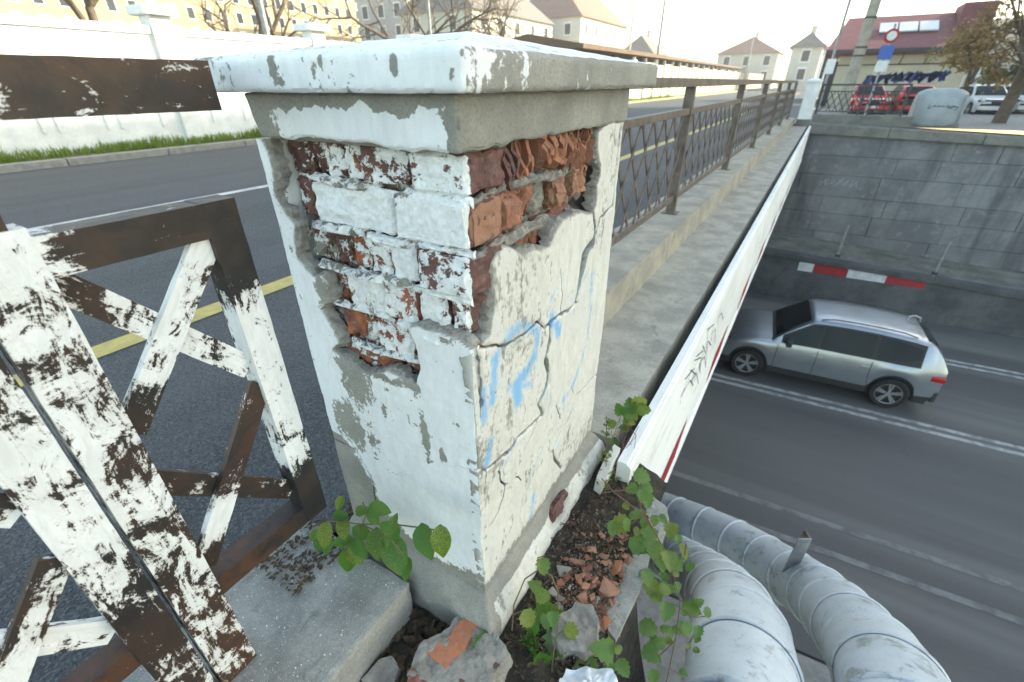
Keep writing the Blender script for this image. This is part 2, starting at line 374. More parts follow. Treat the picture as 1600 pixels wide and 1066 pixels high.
def m_film():
    t = NT('white_plastic_film'); n = t.noise(12, 3); return t.out(t.mix(n, (.8, .82, .84), (.66, .7, .74)), .35)
A['film'] = m_film()
# ================================================================== the setting
def sheet(name, pts, z, mat, kind='structure'):
    m = MB(); m.add([(x, y, z) for x, y in pts], [tuple(range(len(pts)))])
    return m.build(name, mat, kind=kind)
LZ = -5.09
sheet('lower_ground', [(-120, -80), (400, -80), (400, 18.4), (-120, 18.4)], LZ-.03, A['wall_dark'])
sheet('lower_road', [(-60, 4.35-3.6), (120, 4.35+7.2), (120, 16.6+7.2*.0), (-60, 16.6)], LZ, A['lower'])
SK = .055                                        # the lower road runs a little askew to the bridge
def lowline(name, Y0, wid, x0, x1, label=None):
    m = MB(); m.add([(x0, Y0+SK*x0-wid/2, LZ+.004), (x1, Y0+SK*x1-wid/2, LZ+.004), (x1, Y0+SK*x1+wid/2, LZ+.004), (x0, Y0+SK*x0+wid/2, LZ+.004)], [(0, 1, 2, 3)])
    return m.build(name, A['faint_line' if Y0 < 8 else 'lower_line'], kind='structure')
for Y0, wd in ((6.12, .12), (6.72, .12), (10.27, .11), (10.50, .11), (13.72, .11), (13.95, .11)): lowline('road_marking', Y0, wd, -25, 60)
# near kerb of the lower road with a paved strip
m = MB(); m.add([(-30, 4.2-1.6, LZ+.13), (40, 4.2+2.2, LZ+.13), (40, -10, LZ+.13), (-30, -10, LZ+.13), (-30, 4.2-1.6, LZ-.05), (40, 4.2+2.2, LZ-.05)], [(0, 1, 2, 3), (0, 4, 5, 1)])
m.build('lower_pavement', A['kerb'], kind='structure')
# upper road on the bridge
sheet('upper_road', [(-11.0, -40), (-1.02, -40), (-.95, 1.2), (-.62, 18.9), (3.5, 260), (-6.5, 260), (-11.0, 6)], -.06, A['asphalt'])
def upline(x0, x1, y0, y1, dx, mat, z=-.056):
    m = MB(); m.add([(x0, y0, z), (x1, y0, z), (x1+dx, y1, z), (x0+dx, y1, z)], [(0, 1, 2, 3)]); m.build('road_marking', mat, kind='structure')
upline(-6.38, -6.24, -8, 120, 1.6, A['white_line'])
upline(-3.02, -2.86, -3, 70, .9, A['yellow_line'])
# far kerb, verge and the ground beyond
m = MB(); k = []
for i in range(40):
    y = -20+i*2.0; k.append((y, -10.75+max(0, y-4)*.0, .05))
for i in range(39):
    y0, y1 = k[i][0]+.01, k[i+1][0]-.01
    pass
kt = thing('kerb', 'grey stone kerb along the far side of the upper road', 'kerb', (-10.85, 5, 0))
for i in range(26):
    y0 = -8+i*1.6; m = MB(); m.box(-11.02, -10.78, y0+.008, y0+1.592, -.2, .055); o = m.build('kerb_stone', A['kerb'], kt, bevel=.012)
sheet('verge', [(-60, -60), (-11.0, -60), (-11.0, 40), (-5.5, 260), (-60, 260)], .04, A['earth'])
sheet('ground', [(-900, -300), (-60, -300), (-60, 260), (3.0, 260), (3, 1200), (-900, 1200)], 0, A['earth'])
m = MB(); m.add([(-.7, 18.9, -.06), (9, 18.9, -.06), (60, 20.5, -.06), (60, 28, -.4), (0, 27, -.4), (60, 60, -.45), (2.3, 180, -.1), (2.9, 260, -.05), (900, 260, -.4), (900, 20.5, -.3), (900, 1200, 0), (3, 1200, 0)],
                [(0, 1, 4), (1, 2, 3, 4), (4, 3, 5, 6), (3, 2, 9, 8, 5), (5, 8, 7, 6), (7, 8, 10, 11), (0, 4, 6)])
m.build('far_pavement', A['kerb'], kind='structure')
# grass along the far kerb
rng = random.Random(4); m = MB()
def tuft(m, x, y, z, n, h, sp):
    for _ in range(n):
        a = rng.random()*6.28; b = (rng.random()*.6+.3); hh = h*(.5+rng.random()*.7); px, py = x+rng.gauss(0, sp), y+rng.gauss(0, sp)
        dx, dy = math.cos(a)*b*hh*.6, math.sin(a)*b*hh*.6; w_ = .006+.004*rng.random(); ex, ey = -math.sin(a)*w_, math.cos(a)*w_
        m.add([(px+ex, py+ey, z), (px-ex, py-ey, z), (px+dx*.4-ex*.7, py+dy*.4-ey*.7, z+hh*.6), (px+dx*.4+ex*.7, py+dy*.4+ey*.7, z+hh*.6), (px+dx, py+dy, z+hh*(.8+.2*rng.random()))], [(0, 1, 2, 3), (3, 2, 4)])
for i in range(900):
    y = 1.0+rng.random()**1.6*44; x = -11.07-rng.random()*.6; tuft(m, x+max(0, y-25)*.03, y, .04, 12, .12+.16*(fbm([[x*2, y*.8, 0]], 1)[0]+.5), .05)
m.build('grass', A['grass'], recalc=False, label='strip of short green grass between the far kerb and the white wall', cat='grass', kind='stuff')
# ------------------------------------------------------------------ abutment under the pillar, bridge deck
m = MB(); m.add([(-14, -20, -5.2), (-.16, -20, -5.2), (-.16, .95, -5.2), (-.3, 1.2, -5.2), (-14, 1.2, -5.2), (-14, -20, -.2), (-.16, -20, -.2), (-.16, .95, -.2), (-.3, 1.2, -.2), (-14, 1.2, -.2)],
                [(0, 1, 6, 5), (1, 2, 7, 6), (2, 3, 8, 7), (3, 4, 9, 8), (5, 6, 7, 8, 9)])
me = m.mesh('abutment', A['wall_dark']); subdivide(me, .6); roughen(me, .015, 3)
props(place('abutment', me), 'dark concrete abutment wall dropping away under the broken pillar', 'abutment')
BR = R(-.95); BO = Vector((-.235, 1.19, 0))
def bxy(l, s, z=0.):
    """bridge frame: l metres to the right of the fascia's outer face, s metres along the bridge"""
    c, sn = math.cos(BR), math.sin(BR); return Vector((BO.x+l*c-s*sn, BO.y+l*sn+s*c, z))
BL = 16.3
def bbox_(m, l0, l1, s0, s1, z0, z1):
    q = [bxy(l0, s0), bxy(l1, s0), bxy(l1, s1), bxy(l0, s1)]
    m.add([(p.x, p.y, z0) for p in q]+[(p.x, p.y, z1) for p in q], [(3, 2, 1, 0), (4, 5, 6, 7), (0, 1, 5, 4), (1, 2, 6, 5), (2, 3, 7, 6), (3, 0, 4, 7)]); return m
m = MB(); bbox_(m, -12, -.14, .06, BL, -1.0, -.09)
m.build('bridge_deck', A['wall_dark'], label='dark underside and body of the road bridge deck', cat='bridge deck')
m = MB(); bbox_(m, -.8, -.105, .1, BL, -.2, -.004)
me = m.mesh('bridge_ledge', A['ledge']); subdivide(me, .12, 9); roughen(me, .006, 9, 3)
props(place('bridge_ledge', me), 'pale gritty concrete ledge between the brown railing and the white fascia', 'ledge')
pl = thing('railing_plinth', 'long low concrete plinth carrying the brown lattice railing', 'plinth', bxy(-.6, .1))
for i in range(8):
    s0 = .1+i*2.03; m = MB(); bbox_(m, -.86, -.468, s0+.004, s0+2.026, -.02, .2-.004*(i % 2)); me = m.mesh('plinth_block', A['plinth_far']); subdivide(me, .1, 8); roughen(me, .006, 8, 3, i)
    place('plinth_block', me, pl)
fb = thing('fascia_beam', 'thin whitewashed concrete fascia plate along the bridge edge with red warning stripes', 'fascia', bxy(0, 0, -1))
m = MB(); prof = [(-.05, 0), (-.018, .0), (-.014, -.008), (-.008, -.008), (0, -.02), (0, -.93), (.012, -.945), (.012, -1.0), (-.05, -1.0)]
ns = 60; vs = []; fs = []
for i in range(ns+1):
    for l, z in prof: p = bxy(l, BL*i/ns, z); vs.append(p)
n_ = len(prof)
for i in range(ns):
    for k in range(n_): fs.append((i*n_+k, i*n_+(k+1) % n_, (i+1)*n_+(k+1) % n_, (i+1)*n_+k))
fs += [tuple(range(n_)), tuple(ns*n_+k for k in range(n_-1, -1, -1))]
m.add(vs, fs); o = m.build('panel', A['beam'], fb)
for i in range(9):                                # slanted red stripes low on the outer face
    s0 = .55+i*1.55; m = MB(); q = [bxy(.0035, s0, -.925), bxy(.0035, s0+.62, -.925), bxy(.0035, s0+.85, -.76), bxy(.0035, s0+.23, -.76)]
    m.add(q, [(0, 1, 2, 3)]); m.build('warning_stripe', A['red_paint'], fb)
def scrib(parent, seed, n, f, wid, nrm, mat, name='graffiti'):
    rg = random.Random(seed); m = MB()
    for k in range(n):
        pts = f(rg, k); m.ribbon(pts, wid, nrm)
    return m.build(name, mat, parent, recalc=False)
def fs_(rg, k):
    s0 = .55+rg.random()*1.3+(.0 if k < 9 else 2.5); z0 = -.12-rg.random()*.1; a = rg.random()*6.28
    return [bxy(.0035, s0+.10*i+.12*math.sin(i*1.7+a), max(-.85, min(-.06, z0-.09*i*(.4+rg.random()*.3)+.09*math.cos(i*2.1+a)))) for i in range(6)]
scrib(fb, 3, 12, fs_, .006, (1, 0, 0), A['black_ink'])
# ================================================================== the broken brick pillar
PX0, PX1, PY0, PY1 = -.875, -.407, .542, 1.24
PB, PT = .03, 1.062                              # bottom and top of the render coat
pil = thing('brick_pillar', 'whitewashed brick gate pillar with fallen render, exposed bricks and heavy concrete cap', 'pillar', ((PX0+PX1)/2, (PY0+PY1)/2, -.15))
def seg_dist(P, a, b):
    a = np.array(a); b = np.array(b); d = b-a; t = np.clip(((P-a)@d)/max(d@d, 1e-12), 0, 1)
    return np.linalg.norm(P-(a+t[:, None]*d), axis=1), t
def poly_sd(P, poly):
    """signed distance, positive outside"""
    D = np.full(len(P), 9.); ins = np.zeros(len(P), bool); n = len(poly)
    for i in range(n):
        a, b = poly[i], poly[(i+1) % n]; D = np.minimum(D, seg_dist(P, a, b)[0])
        c = ((a[1] > P[:, 1]) != (b[1] > P[:, 1]))
        with np.errstate(divide='ignore', invalid='ignore'): xi = (b[0]-a[0])*(P[:, 1]-a[1])/(b[1]-a[1])+a[0]
        ins ^= c & (P[:, 0] < xi)
    return np.where(ins, -D, D)
def line_f(P, pts, ws):
    """distance to a polyline minus its half width (tapering list)"""
    D = np.full(len(P), 9.)
    for i in range(len(pts)-1):
        d, t = seg_dist(P, pts[i], pts[i+1]); D = np.minimum(D, d-(ws[i]*(1-t)+ws[i+1]*t)/2)
    return D
def lf(x, y): p = aty(x, y, PY0); return (p.x-PX0, p.z-PB)
def rf(x, y): p = atx(x, y, PX1); return (p.y-PY0, p.z-PB)
def coat(name, O, U, V, N, w, h, res, field, attrs, thick, mat, relief, seed, rimf=None):
    nu, nv = int(w/res), int(h/res)
    gu, gv = np.meshgrid(np.linspace(0, w, nu+1), np.linspace(0, h, nv+1), indexing='ij')
    P2 = np.stack([gu.ravel(), gv.ravel()], 1); f = field(P2)
    idx = np.full(len(P2), -1); verts = []; faces = []
    W = nv+1; F = f.reshape(nu+1, nv+1) > 0
    cnt = F[:-1, :-1].astype(int)+F[1:, :-1]+F[1:, 1:]+F[:-1, 1:]
    keepv = np.nonzero(f > 0)[0]; idx[keepv] = np.arange(len(keepv)); verts = [tuple(p) for p in P2[keepv]]
    ii, jj = np.nonzero(cnt == 4)
    q = np.stack([idx[ii*W+jj], idx[(ii+1)*W+jj], idx[(ii+1)*W+jj+1], idx[ii*W+jj+1]], 1); faces = [tuple(r) for r in q.tolist()]
    cache = {}
    def cut(a, b):
        k = (min(a, b), max(a, b))
        if k not in cache:
            t = f[k[0]]/(f[k[0]]-f[k[1]]); t = min(.92, max(.08, t)); cache[k] = len(verts); verts.append(tuple(P2[k[0]]*(1-t)+P2[k[1]]*t))
        return cache[k]
    ii, jj = np.nonzero((cnt > 0) & (cnt < 4))
    for i, j in zip(ii.tolist(), jj.tolist()):
        c = [i*W+j, (i+1)*W+j, (i+1)*W+j+1, i*W+j+1]; poly = []
        for k in range(4):
            a, b = c[k], c[(k+1) % 4]
            if f[a] > 0: poly.append(int(idx[a]))
            if (f[a] > 0) != (f[b] > 0): poly.append(cut(a, b))
        if len(poly) >= 3: faces.append(tuple(poly))
    V2 = np.array(verts); ed = {}
    for fc in faces:
        for k in range(len(fc)):
            a, b = fc[k], fc[(k+1) % len(fc)]
            if (b, a) in ed: del ed[(b, a)]
            else: ed[(a, b)] = 1
    n0 = len(V2); O, U, V, N = [np.array(x, float) for x in (O, U, V, N)]
    P3 = O+V2[:, :1]*U+V2[:, 1:]*V
    P3 = P3+N*relief(V2)[:, None]
    # broken edge and its back rim
    bv = sorted({v for e in ed for v in e}); rim = {}; back = []
    th = thick*(1+.35*fbm(P3[bv], 40, 2, seed)); jit = fbm(P3[bv], 90, 2, seed+5)*.004
    for k, v in enumerate(bv): rim[v] = n0+k; back.append(P3[v]-N*th[k]+U*jit[k]+V*jit[k]*.7)
    P3 = np.vstack([P3, np.array(back)]) if back else P3
    allf = faces+[(b, a, rim[a], rim[b]) for a, b in ed]
    me = bpy.data.meshes.new(name); me.from_pydata([tuple(p) for p in P3], [], allf); me.materials.append(mat)
    raw = np.zeros(len(P3)); raw[n0:] = 1.0
    if rimf is not None: raw[:n0] = np.clip(rimf(V2)*4, 0, 1)
    V2a = np.vstack([V2, V2[bv]]) if bv else V2
    for k, fn in attrs.items(): setattr_v(me, k, np.clip(fn(V2a), 0, 1))
    setattr_v(me, 'raw', raw)
    bm = bmesh.new(); bm.from_mesh(me); bmesh.ops.triangulate(bm, faces=[f_ for f_ in bm.faces if len(f_.verts) > 4]); bm.to_mesh(me); bm.free()
    me.polygons.foreach_set('use_smooth', [True]*len(me.polygons)); me.set_sharp_from_angle(angle=R(28))
    return place(name, me, pil)
# ---------------- left (front) face
HL = [lf(*p) for p in [(405, 205), (419, 236), (428, 262), (431, 283), (433, 309), (447, 332), (464, 354), (462, 373), (466, 404), (488, 427), (503, 428), (512, 440), (514, 478), (501, 485), (521, 516), (529, 533), (531, 543), (522, 548),
      (533, 557), (545, 564), (561, 576), (576, 584), (590, 580), (602, 576), (621, 585), (646, 597), (650, 576), (649, 554), (641, 535), (634, 519), (635, 510), (652, 506), (668, 512), (692, 521), (716, 533), (732, 545), (748, 556), (760, 556), (760, 205)]]
CL = [([(748, 735), (718, 729), (690, 726), (669, 723)], [.003, .002, .0015, .0008]), ([(578, 737), (611, 743), (640, 739), (661, 741)], [.0015, .002, .0018, .0008]),
      ([(599, 588), (605, 634), (607, 671), (611, 712)], [.002, .0022, .0016, .0008]), ([(524, 686), (557, 704), (574, 733), (582, 754), (587, 790)], [.006, .0035, .003, .005, .006]),
      ([(700, 762), (720, 770), (746, 777)], [.001, .0018, .002]), ([(640, 800), (655, 770), (690, 762)], [.0008, .0014, .001]), ([(521, 545), (505, 590)], [.003, .001])]
CL = [([lf(*p) for p in a], w_) for a, w_ in CL]
def rimL(P):
    Q = np.c_[P, np.zeros(len(P))]; return np.clip(1-poly_sd(P, HL)/(.0065+.006*fbm(Q, 30, 3, 71)), 0, 1)
def fieldL(P):
    Q = np.c_[P, np.zeros(len(P))]; j = fbm(Q, 50, 5, 3)*.010; d = poly_sd(P, HL)+j
    for a, w_ in CL: d = np.minimum(d, line_f(P+np.c_[fbm(Q, 60, 2, 8), fbm(Q, 60, 2, 9)]*.003, a, w_))
    e = np.minimum(np.minimum(P[:, 0]+.004, .4655-P[:, 0]+.0034), P[:, 1]+.004)+fbm(Q, 45, 3, 4)*.0034
    # the arris beside the tall corner crack
    d = np.minimum(d, line_f(P, [lf(745, 548), lf(748, 590), lf(751, 627), lf(752, 655)], [.012, .009, .008, .001]))
    return np.minimum(d, e)
BLOB = [((557, 601), 26, 40, .7), ((545, 640), 14, 22, .5), ((548, 668), 22, 30, .75), ((583, 690), 9, 30, .5), ((664, 683), 7, 44, .75), ((692, 714), 6, 13, .8), ((668, 720), 4, 14, .6), ((716, 665), 9, 12, .4), ((731, 722), 4, 8, .6),
        ((610, 612), 14, 12, .4), ((652, 612), 10, 14, .55), ((600, 640), 5, 14, .5), ((430, 300), 7, 40, .45), ((455, 390), 8, 25, .4), ((505, 455), 10, 26, .85), ((540, 570), 22, 16, .6), ((600, 590), 40, 9, .6), ((640, 600), 12, 16, .6), ((690, 530), 20, 8, .4), ((592, 690), 5, 10, .5)]
LOW = [lf(*p) for p in [(500, 640), (540, 690), (572, 735), (588, 770), (600, 800), (640, 838), (690, 878), (735, 892), (758, 905), (770, 960), (560, 960), (500, 760)]]
def bareL(P):
    Q = np.c_[P, np.zeros(len(P))]; b = .30+.14*fbm(Q, 6, 3, 11)
    for (x, y), rx, ry, s in BLOB:
        c = lf(x, y); ax = abs(lf(x+rx, y)[0]-c[0])+1e-4; ay = abs(lf(x, y+ry)[1]-c[1])+1e-4
        b = np.maximum(b, .16+.64*s*np.exp(-(((P[:, 0]-c[0])/ax)**2+((P[:, 1]-c[1])/ay)**2)*1.1)+.1)
    b = np.maximum(b, np.clip(.52-poly_sd(P, LOW)*11, 0, .9)*(P[:, 1] < .33))
    return b
def reliefL(P):
    Q = np.c_[P, np.zeros(len(P))]; r = fbm(Q, 9, 4, 21)*.0035+fbm(Q, 70, 3, 22)*.0009
    d = poly_sd(P, HL); return r+.004*np.exp(-np.abs(d)/.012)*fbm(Q, 30, 2, 23)-.012*rimL(P)**1.2*(1+.9*fbm(Q, 110, 4, 24))
coat('plaster', (PX0, PY0, PB), (1, 0, 0), (0, 0, 1), (0, -1, 0), .4655, PT-PB, .0027, fieldL, {'bare': bareL, 'blue': lambda P: np.zeros(len(P))}, .02, A['plaster_l'], reliefL, 1, rimL)
# ---------------- right face
HR = [rf(*p) for p in [(700, 200), (700, 560), (747, 548), (757, 530), (763, 522), (769, 490), (770, 477), (768, 411), (772, 401), (792, 382), (817, 391), (838, 386), (858, 383), (870, 358), (879, 343), (894, 336), (911, 328), (924, 332), (928, 330), (931, 322),
      (934, 306), (933, 291), (938, 276), (939, 261), (934, 241), (935, 207), (948, 192), (952, 150), (800, 120)]]
CR = [([(749, 544), (768, 540), (789, 542), (803, 533), (822, 520), (840, 501), (849, 512), (857, 504), (876, 492), (889, 485), (902, 473)], [.006, .004, .005, .004, .004, .005, .004, .006, .008, .006, .006]),
      ([(859, 504), (857, 528), (851, 563), (857, 580), (852, 605), (841, 630), (849, 648)], [.010, .014, .013, .016, .013, .008, .010]),
      ([(857, 580), (859, 600)], [.006, .001]),
      ([(849, 648), (832, 662), (809, 685), (798, 702), (777, 720), (761, 734), (744, 736)], [.007, .006, .008, .010, .006, .004, .003]),
      ([(928, 330), (929, 364), (926, 378), (914, 399), (908, 430), (903, 455), (899, 475)], [.010, .008, .022, .030, .020, .012, .008]),
      ([(958, 322), (937, 343), (931, 364), (927, 378)], [.004, .007, .006, .006]), ([(971, 200), (967, 235), (961, 291), (958, 322)], [.006, .005, .004, .004]),
      ([(876, 420), (878, 458), (875, 490)], [.0015, .003, .003]), ([(935, 584), (900, 618), (889, 656), (873, 685), (865, 704), (867, 717), (878, 731)], [.002, .003, .002, .003, .006, .009, .008]),
      ([(779, 736), (782, 753), (788, 759), (786, 777), (778, 802), (764, 826)], [.004, .005, .004, .005, .004, .0015]), ([(761, 734), (757, 769)], [.003, .001]), ([(841, 655), (820, 700), (812, 722)], [.002, .002, .001]),
      ([(897, 615), (893, 600)], [.003, .001]), ([(815, 612), (820, 640), (815, 668)], [.001, .002, .001]), ([(870, 632), (876, 655)], [.003, .002]), ([(745, 548), (750, 590), (753, 627), (752, 657)], [.012, .012, .010, .002]), ([(788, 759), (812, 742)], [.002, .001]),
      ([(812, 690), (812, 725)], [.001, .002]), ([(806, 745), (814, 750)], [.003, .003])]
CR = [([rf(*p) for p in a], w_) for a, w_ in CR]
def rimR(P):
    Q = np.c_[P, np.zeros(len(P))+3]; return np.clip(1-poly_sd(P, HR)/(.007+.0065*fbm(Q, 28, 3, 72)), 0, 1)
def fieldR(P):
    Q = np.c_[P, np.zeros(len(P))+3]; d = poly_sd(P, HR)+fbm(Q, 50, 5, 33)*.010
    wob = np.c_[fbm(Q, 60, 3, 38), fbm(Q, 60, 3, 39)]*.005
    for a, w_ in CR: d = np.minimum(d, line_f(P+wob, a, [x*1.3+.0006 for x in w_]))
    e = np.minimum(np.minimum(P[:, 0]-.0005, .697-P[:, 0]), P[:, 1]+.004)+np.minimum(0, fbm(Q, 45, 3, 34)*.004)
    return np.minimum(d, e)
ST = [([(769, 624), (773, 563), (790, 532), (816, 506), (838, 519), (835, 544)], 12, .75), ([(833, 558), (825, 579), (806, 602), (809, 626)], 15, 1.), ([(795, 604), (830, 600)], 9, .7), ([(924, 429), (922, 484), (918, 531), (905, 573), (895, 605), (879, 627)], 9, .65), ([(860, 495), (873, 518)], 13, .95),
      ([(757, 610), (755, 662)], 8, .7), ([(765, 690), (760, 722)], 11, .85), ([(845, 709), (829, 743), (826, 762)], 10, .6), ([(834, 780), (829, 808)], 12, .75), ([(817, 785), (811, 812)], 8, .55), ([(879, 437), (862, 470)], 12, .5), ([(915, 430), (895, 470)], 9, .5), ([(800, 700), (785, 735)], 8, .5),
      ([(790, 520), (820, 498)], 10, .55), ([(848, 600), (862, 640)], 10, .35), ([(875, 690), (868, 705)], 8, .5), ([(795, 868), (800, 850)], 8, .45), ([(880, 640), (868, 665)], 8, .4)]
ST = [([rf(*p) for p in a], w_, s) for a, w_, s in ST]
def blueR(P):
    b = np.zeros(len(P))
    for a, w_, s in ST: b = np.maximum(b, s*np.clip(1.15-line_f(P, a, [0]*len(a))/(w_*.0023), 0, 1))
    return b
def bareR(P):
    Q = np.c_[P, np.zeros(len(P))]; b = .35+.22*fbm(Q, 5, 3, 41)
    return np.maximum(b, np.clip(.8-P[:, 1]*9, 0, .7))
def reliefR(P):
    Q = np.c_[P, np.zeros(len(P))]; r = fbm(Q, 9, 4, 51)*.004+fbm(Q, 60, 3, 52)*.0012
    d1 = line_f(P, CR[1][0], [.01]*7); r += .006*np.exp(-np.clip(d1, 0, 1)/.05)*(fbm(Q, 14, 2, 53)+.2)
    for a, w_ in CR: r = r-.004*np.clip(1-line_f(P, a, w_)/.004, 0, 1)*(max(w_) > .005)
    return r-.013*rimR(P)**1.2*(1+.9*fbm(Q, 110, 4, 54))
coat('plaster', (PX1, PY0, PB), (0, 1, 0), (0, 0, 1), (1, 0, 0), .697, PT+.012-PB, .003, fieldR, {'bare': bareR, 'blue': blueR}, .024, A['plaster_r'], reliefR, 2, rimR)
# back and far sides of the render, never broken
for nm, (x0, x1, y0, y1) in (('plaster', (PX0-.001, PX0+.018, PY0+.02, PY1)), ('plaster', (PX0+.02, PX1-.026, PY1-.02, PY1+.001))):
    m = MB(); m.box(x0, x1, y0, y1, PB, PT); me = m.mesh(nm, A['plaster_l']); subdivide(me, .05); c = coords(me); setattr_v(me, 'bare', np.full(len(c), .3)); setattr_v(me, 'raw', np.zeros(len(c))); setattr_v(me, 'blue', np.zeros(len(c))); place(nm, me, pil)
# ---------------- core of mortar and brick rubble
m = MB(); m.box(PX0+.019, PX1-.048, PY0+.047, PY1-.021, -.1, 1.1); me = m.mesh('core', A['mortar']); subdivide(me, .009, 9); roughen(me, .014, 30, 4, 3); c = coords(me); dl = np.clip((-.745-c[:, 0]+.02*fbm(c, 20, 2, 6))/.02, 0, 1)*np.clip((c[:, 2]-.76)/.03, 0, 1)*(c[:, 1] < .62); dr = np.exp(-((c[:, 1]-1.1)/.04)**2)*np.clip((c[:, 2]-.86)/.03, 0, 1)*(c[:, 0] > -.5); setcoords(me, c+np.c_[-.05*dr, .05*dl, np.zeros(len(c))]); setattr_v(me, 'paint', np.where(c[:, 1] < PY0+.06, .5+.3*fbm(c, 15, 2, 3)-.6*dl, 0)); place('core', me, pil)
def brick(x0, x1, y0, y1, z0, z1, mat, seed, paint=None, chip=.004, rnd=.0035, name='brick', rot=0, res=.0075):
    m = MB(); m.box(x0, x1, y0, y1, z0, z1); me = m.mesh(name, mat); subdivide(me, res, 8)
    c = coords(me); ctr = np.array([(x0+x1)/2, (y0+y1)/2, (z0+z1)/2]); hs = np.array([(x1-x0)/2, (y1-y0)/2, (z1-z0)/2])
    q = np.abs(c-ctr)/hs; e = np.sort(np.clip((q*hs-(hs-rnd))/rnd, 0, 1), axis=1); rr = e[:, 1]      # near an edge
    n = (c-ctr); n = n/np.maximum(np.linalg.norm(n, axis=1), 1e-6)[:, None]
    d = -rr*rnd*(.5+.6*np.abs(fbm(c, 60, 2, seed)))+fbm(c, 55, 5, seed)*chip*1.5+fbm(c, 13, 2, seed+7)*chip*1.2
    face = np.where(q == q.max(1)[:, None], np.sign(c-ctr), 0)
    c2 = c+n*(-rr*rnd*.8)[:, None]+face*d[:, None]
    if rot: a = rot; cc = c2-ctr; c2 = ctr+np.c_[cc[:, 0]*math.cos(a)-cc[:, 2]*math.sin(a), cc[:, 1], cc[:, 0]*math.sin(a)+cc[:, 2]*math.cos(a)]
    setcoords(me, c2)
    p = np.zeros(len(c)) if paint is None else paint(c)
    setattr_v(me, 'paint', p)
    return place(name, me, pil)
def pf(front, amt, x_lo=None):
    """wash on what faces the road side, fading inwards"""
    def f(c):
        p = np.where(c[:, 1] < front+.009, amt, 0.)+.16*fbm(c, 18, 2, 5)*(c[:, 1] < front+.009)
        if x_lo is not None: p = p*np.clip((c[:, 0]-x_lo)/.03, 0, 1)
        return np.clip(p, 0, 1)
    return f
FY = PY0+.018
Z = [1.066, .996, .912, .828, .744, .660, .576]
B_, D_, P_ = A['brick'], A['brick_dark'], A['brick_pale']
rows = [ # x0,x1, row, front, material, paint, chip, rot
 (-.852, -.79, 0, .03, D_, .25, .012, .25), (-.785, -.735, 0, .032, D_, .35, .012, .3), (-.73, -.685, 0, .018, D_, .5, .010, .12), (-.68, -.638, 0, .012, D_, .62, .008, 0), (-.632, -.53, 0, .005, D_, .5, .009, 0), (-.526, -.408, 0, .002, D_, .62, .006, 0),
 (-.85, -.795, 1, .03, D_, .35, .012, .1), (-.775, -.572, 1, .002, B_, .86, .005, .01), (-.562, -.409, 1, -.006, D_, .80, .004, 0),
 (-.83, -.775, 2, .028, D_, .5, .012, -.1), (-.77, -.72, 2, .022, D_, .35, .012, .1), (-.715, -.655, 2, .012, B_, .45, .010, .05), (-.65, -.60, 2, .008, B_, .6, .010, -.04), (-.595, -.535, 2, .004, B_, .8, .005, 0), (-.525, -.405, 2, -.008, D_, .5, .004, 0),
 (-.80, -.735, 3, .02, B_, .5, .010, .05), (-.73, -.63, 3, .006, B_, .72, .006, .03), (-.625, -.55, 3, .004, B_, .55, .006, 0), (-.54, -.475, 3, .006, D_, .55, .006, 0), (-.467, -.43, 3, .01, D_, .5, .008, 0),
 (-.77, -.715, 4, .012, B_, .1, .010, .08), (-.70, -.672, 4, .02, D_, .5, .008, 0), (-.668, -.57, 4, .004, B_, .55, .007, -.03), (-.56, -.42, 4, .012, B_, .3, .006, 0), (-.80, -.62, 5, .02, B_, .3, .006, 0), (-.61, -.42, 5, .02, B_, .3, .006, 0)]
for i, (x0, x1, r_, fr, mt, pa, ch, ro) in enumerate(rows):
    zt, zb = Z[r_]-.004, Z[r_+1]+.006; y0 = FY+fr
    x1b = PX1-.006 if x1 > -.412 else x1
    brick(x0, x1b, y0, y0+.105, zb, zt, mt, 100+i*3, pf(y0, min(1, pa+.12)), ch, .004, rot=ro*.5)
# bricks seen on the right-hand face
XR = PX1-.012
rr_ = [(.572, .615, 0, .004, D_, .004), (.665, .735, 1, .004, A['flake'], .010), (.565, .655, 1, -.004, A['dusty'], .005), (.745, .80, 1, .02, A['flake'], .018), (.88, .94, 1, .010, A['dusty'], .014), (.985, 1.06, 1, .008, A['dusty'], .012), (.81, .87, 1, .03, A['mortar'], .016), (.66, .8, 2, .03, B_, .008), (.82, 1.0, 2, .03, B_, .008)]
for i, (y0, y1, r_, fr, mt, ch) in enumerate(rr_):
    zt, zb = Z[r_]-.007, Z[r_+1]+.008
    brick(XR-fr-.1, XR-fr+.006, y0, y1, zb, zt, mt, 300+i*3, None, ch, .005)
# split and flaked bricks in the top course of the right face
rg = random.Random(12)
def flake(y, z, h, th, wd, lean, yaw, mat, x):
    pts = []; n = 7
    for k in range(n):
        t = k/(n-1); pts.append((-.5*wd*(1-.5*abs(t-.5)*rg.random())+rg.uniform(-.22, .22)*wd, (t-.5)*h*rg.uniform(.9, 1.1)))
    for k in range(n-1, -1, -1):
        t = k/(n-1); pts.append((.5*wd*(1-.6*abs(t-.5)*rg.random())+rg.uniform(-.1, .1)*wd, (t-.5)*h))
    m = MB(); m.prism([(p[0], 0, p[1]) for p in pts], (0, -th/2, 0), (0, th/2, 0)); me = m.mesh('brick_flake', mat); c_ = coords(me); c_[:, 1] += .10*wd*np.sin(c_[:, 2]/h*2.2+rg.random()*6)*rg.uniform(-1, 1); setcoords(me, c_)
    mx = Matrix.Translation((x, y, z)) @ Matrix.Rotation(yaw, 4, 'Z') @ Matrix.Rotation(lean, 4, 'X'); me.transform(mx); setattr_v(me, 'paint', np.zeros(len(me.vertices))); place('brick_flake', me, pil)
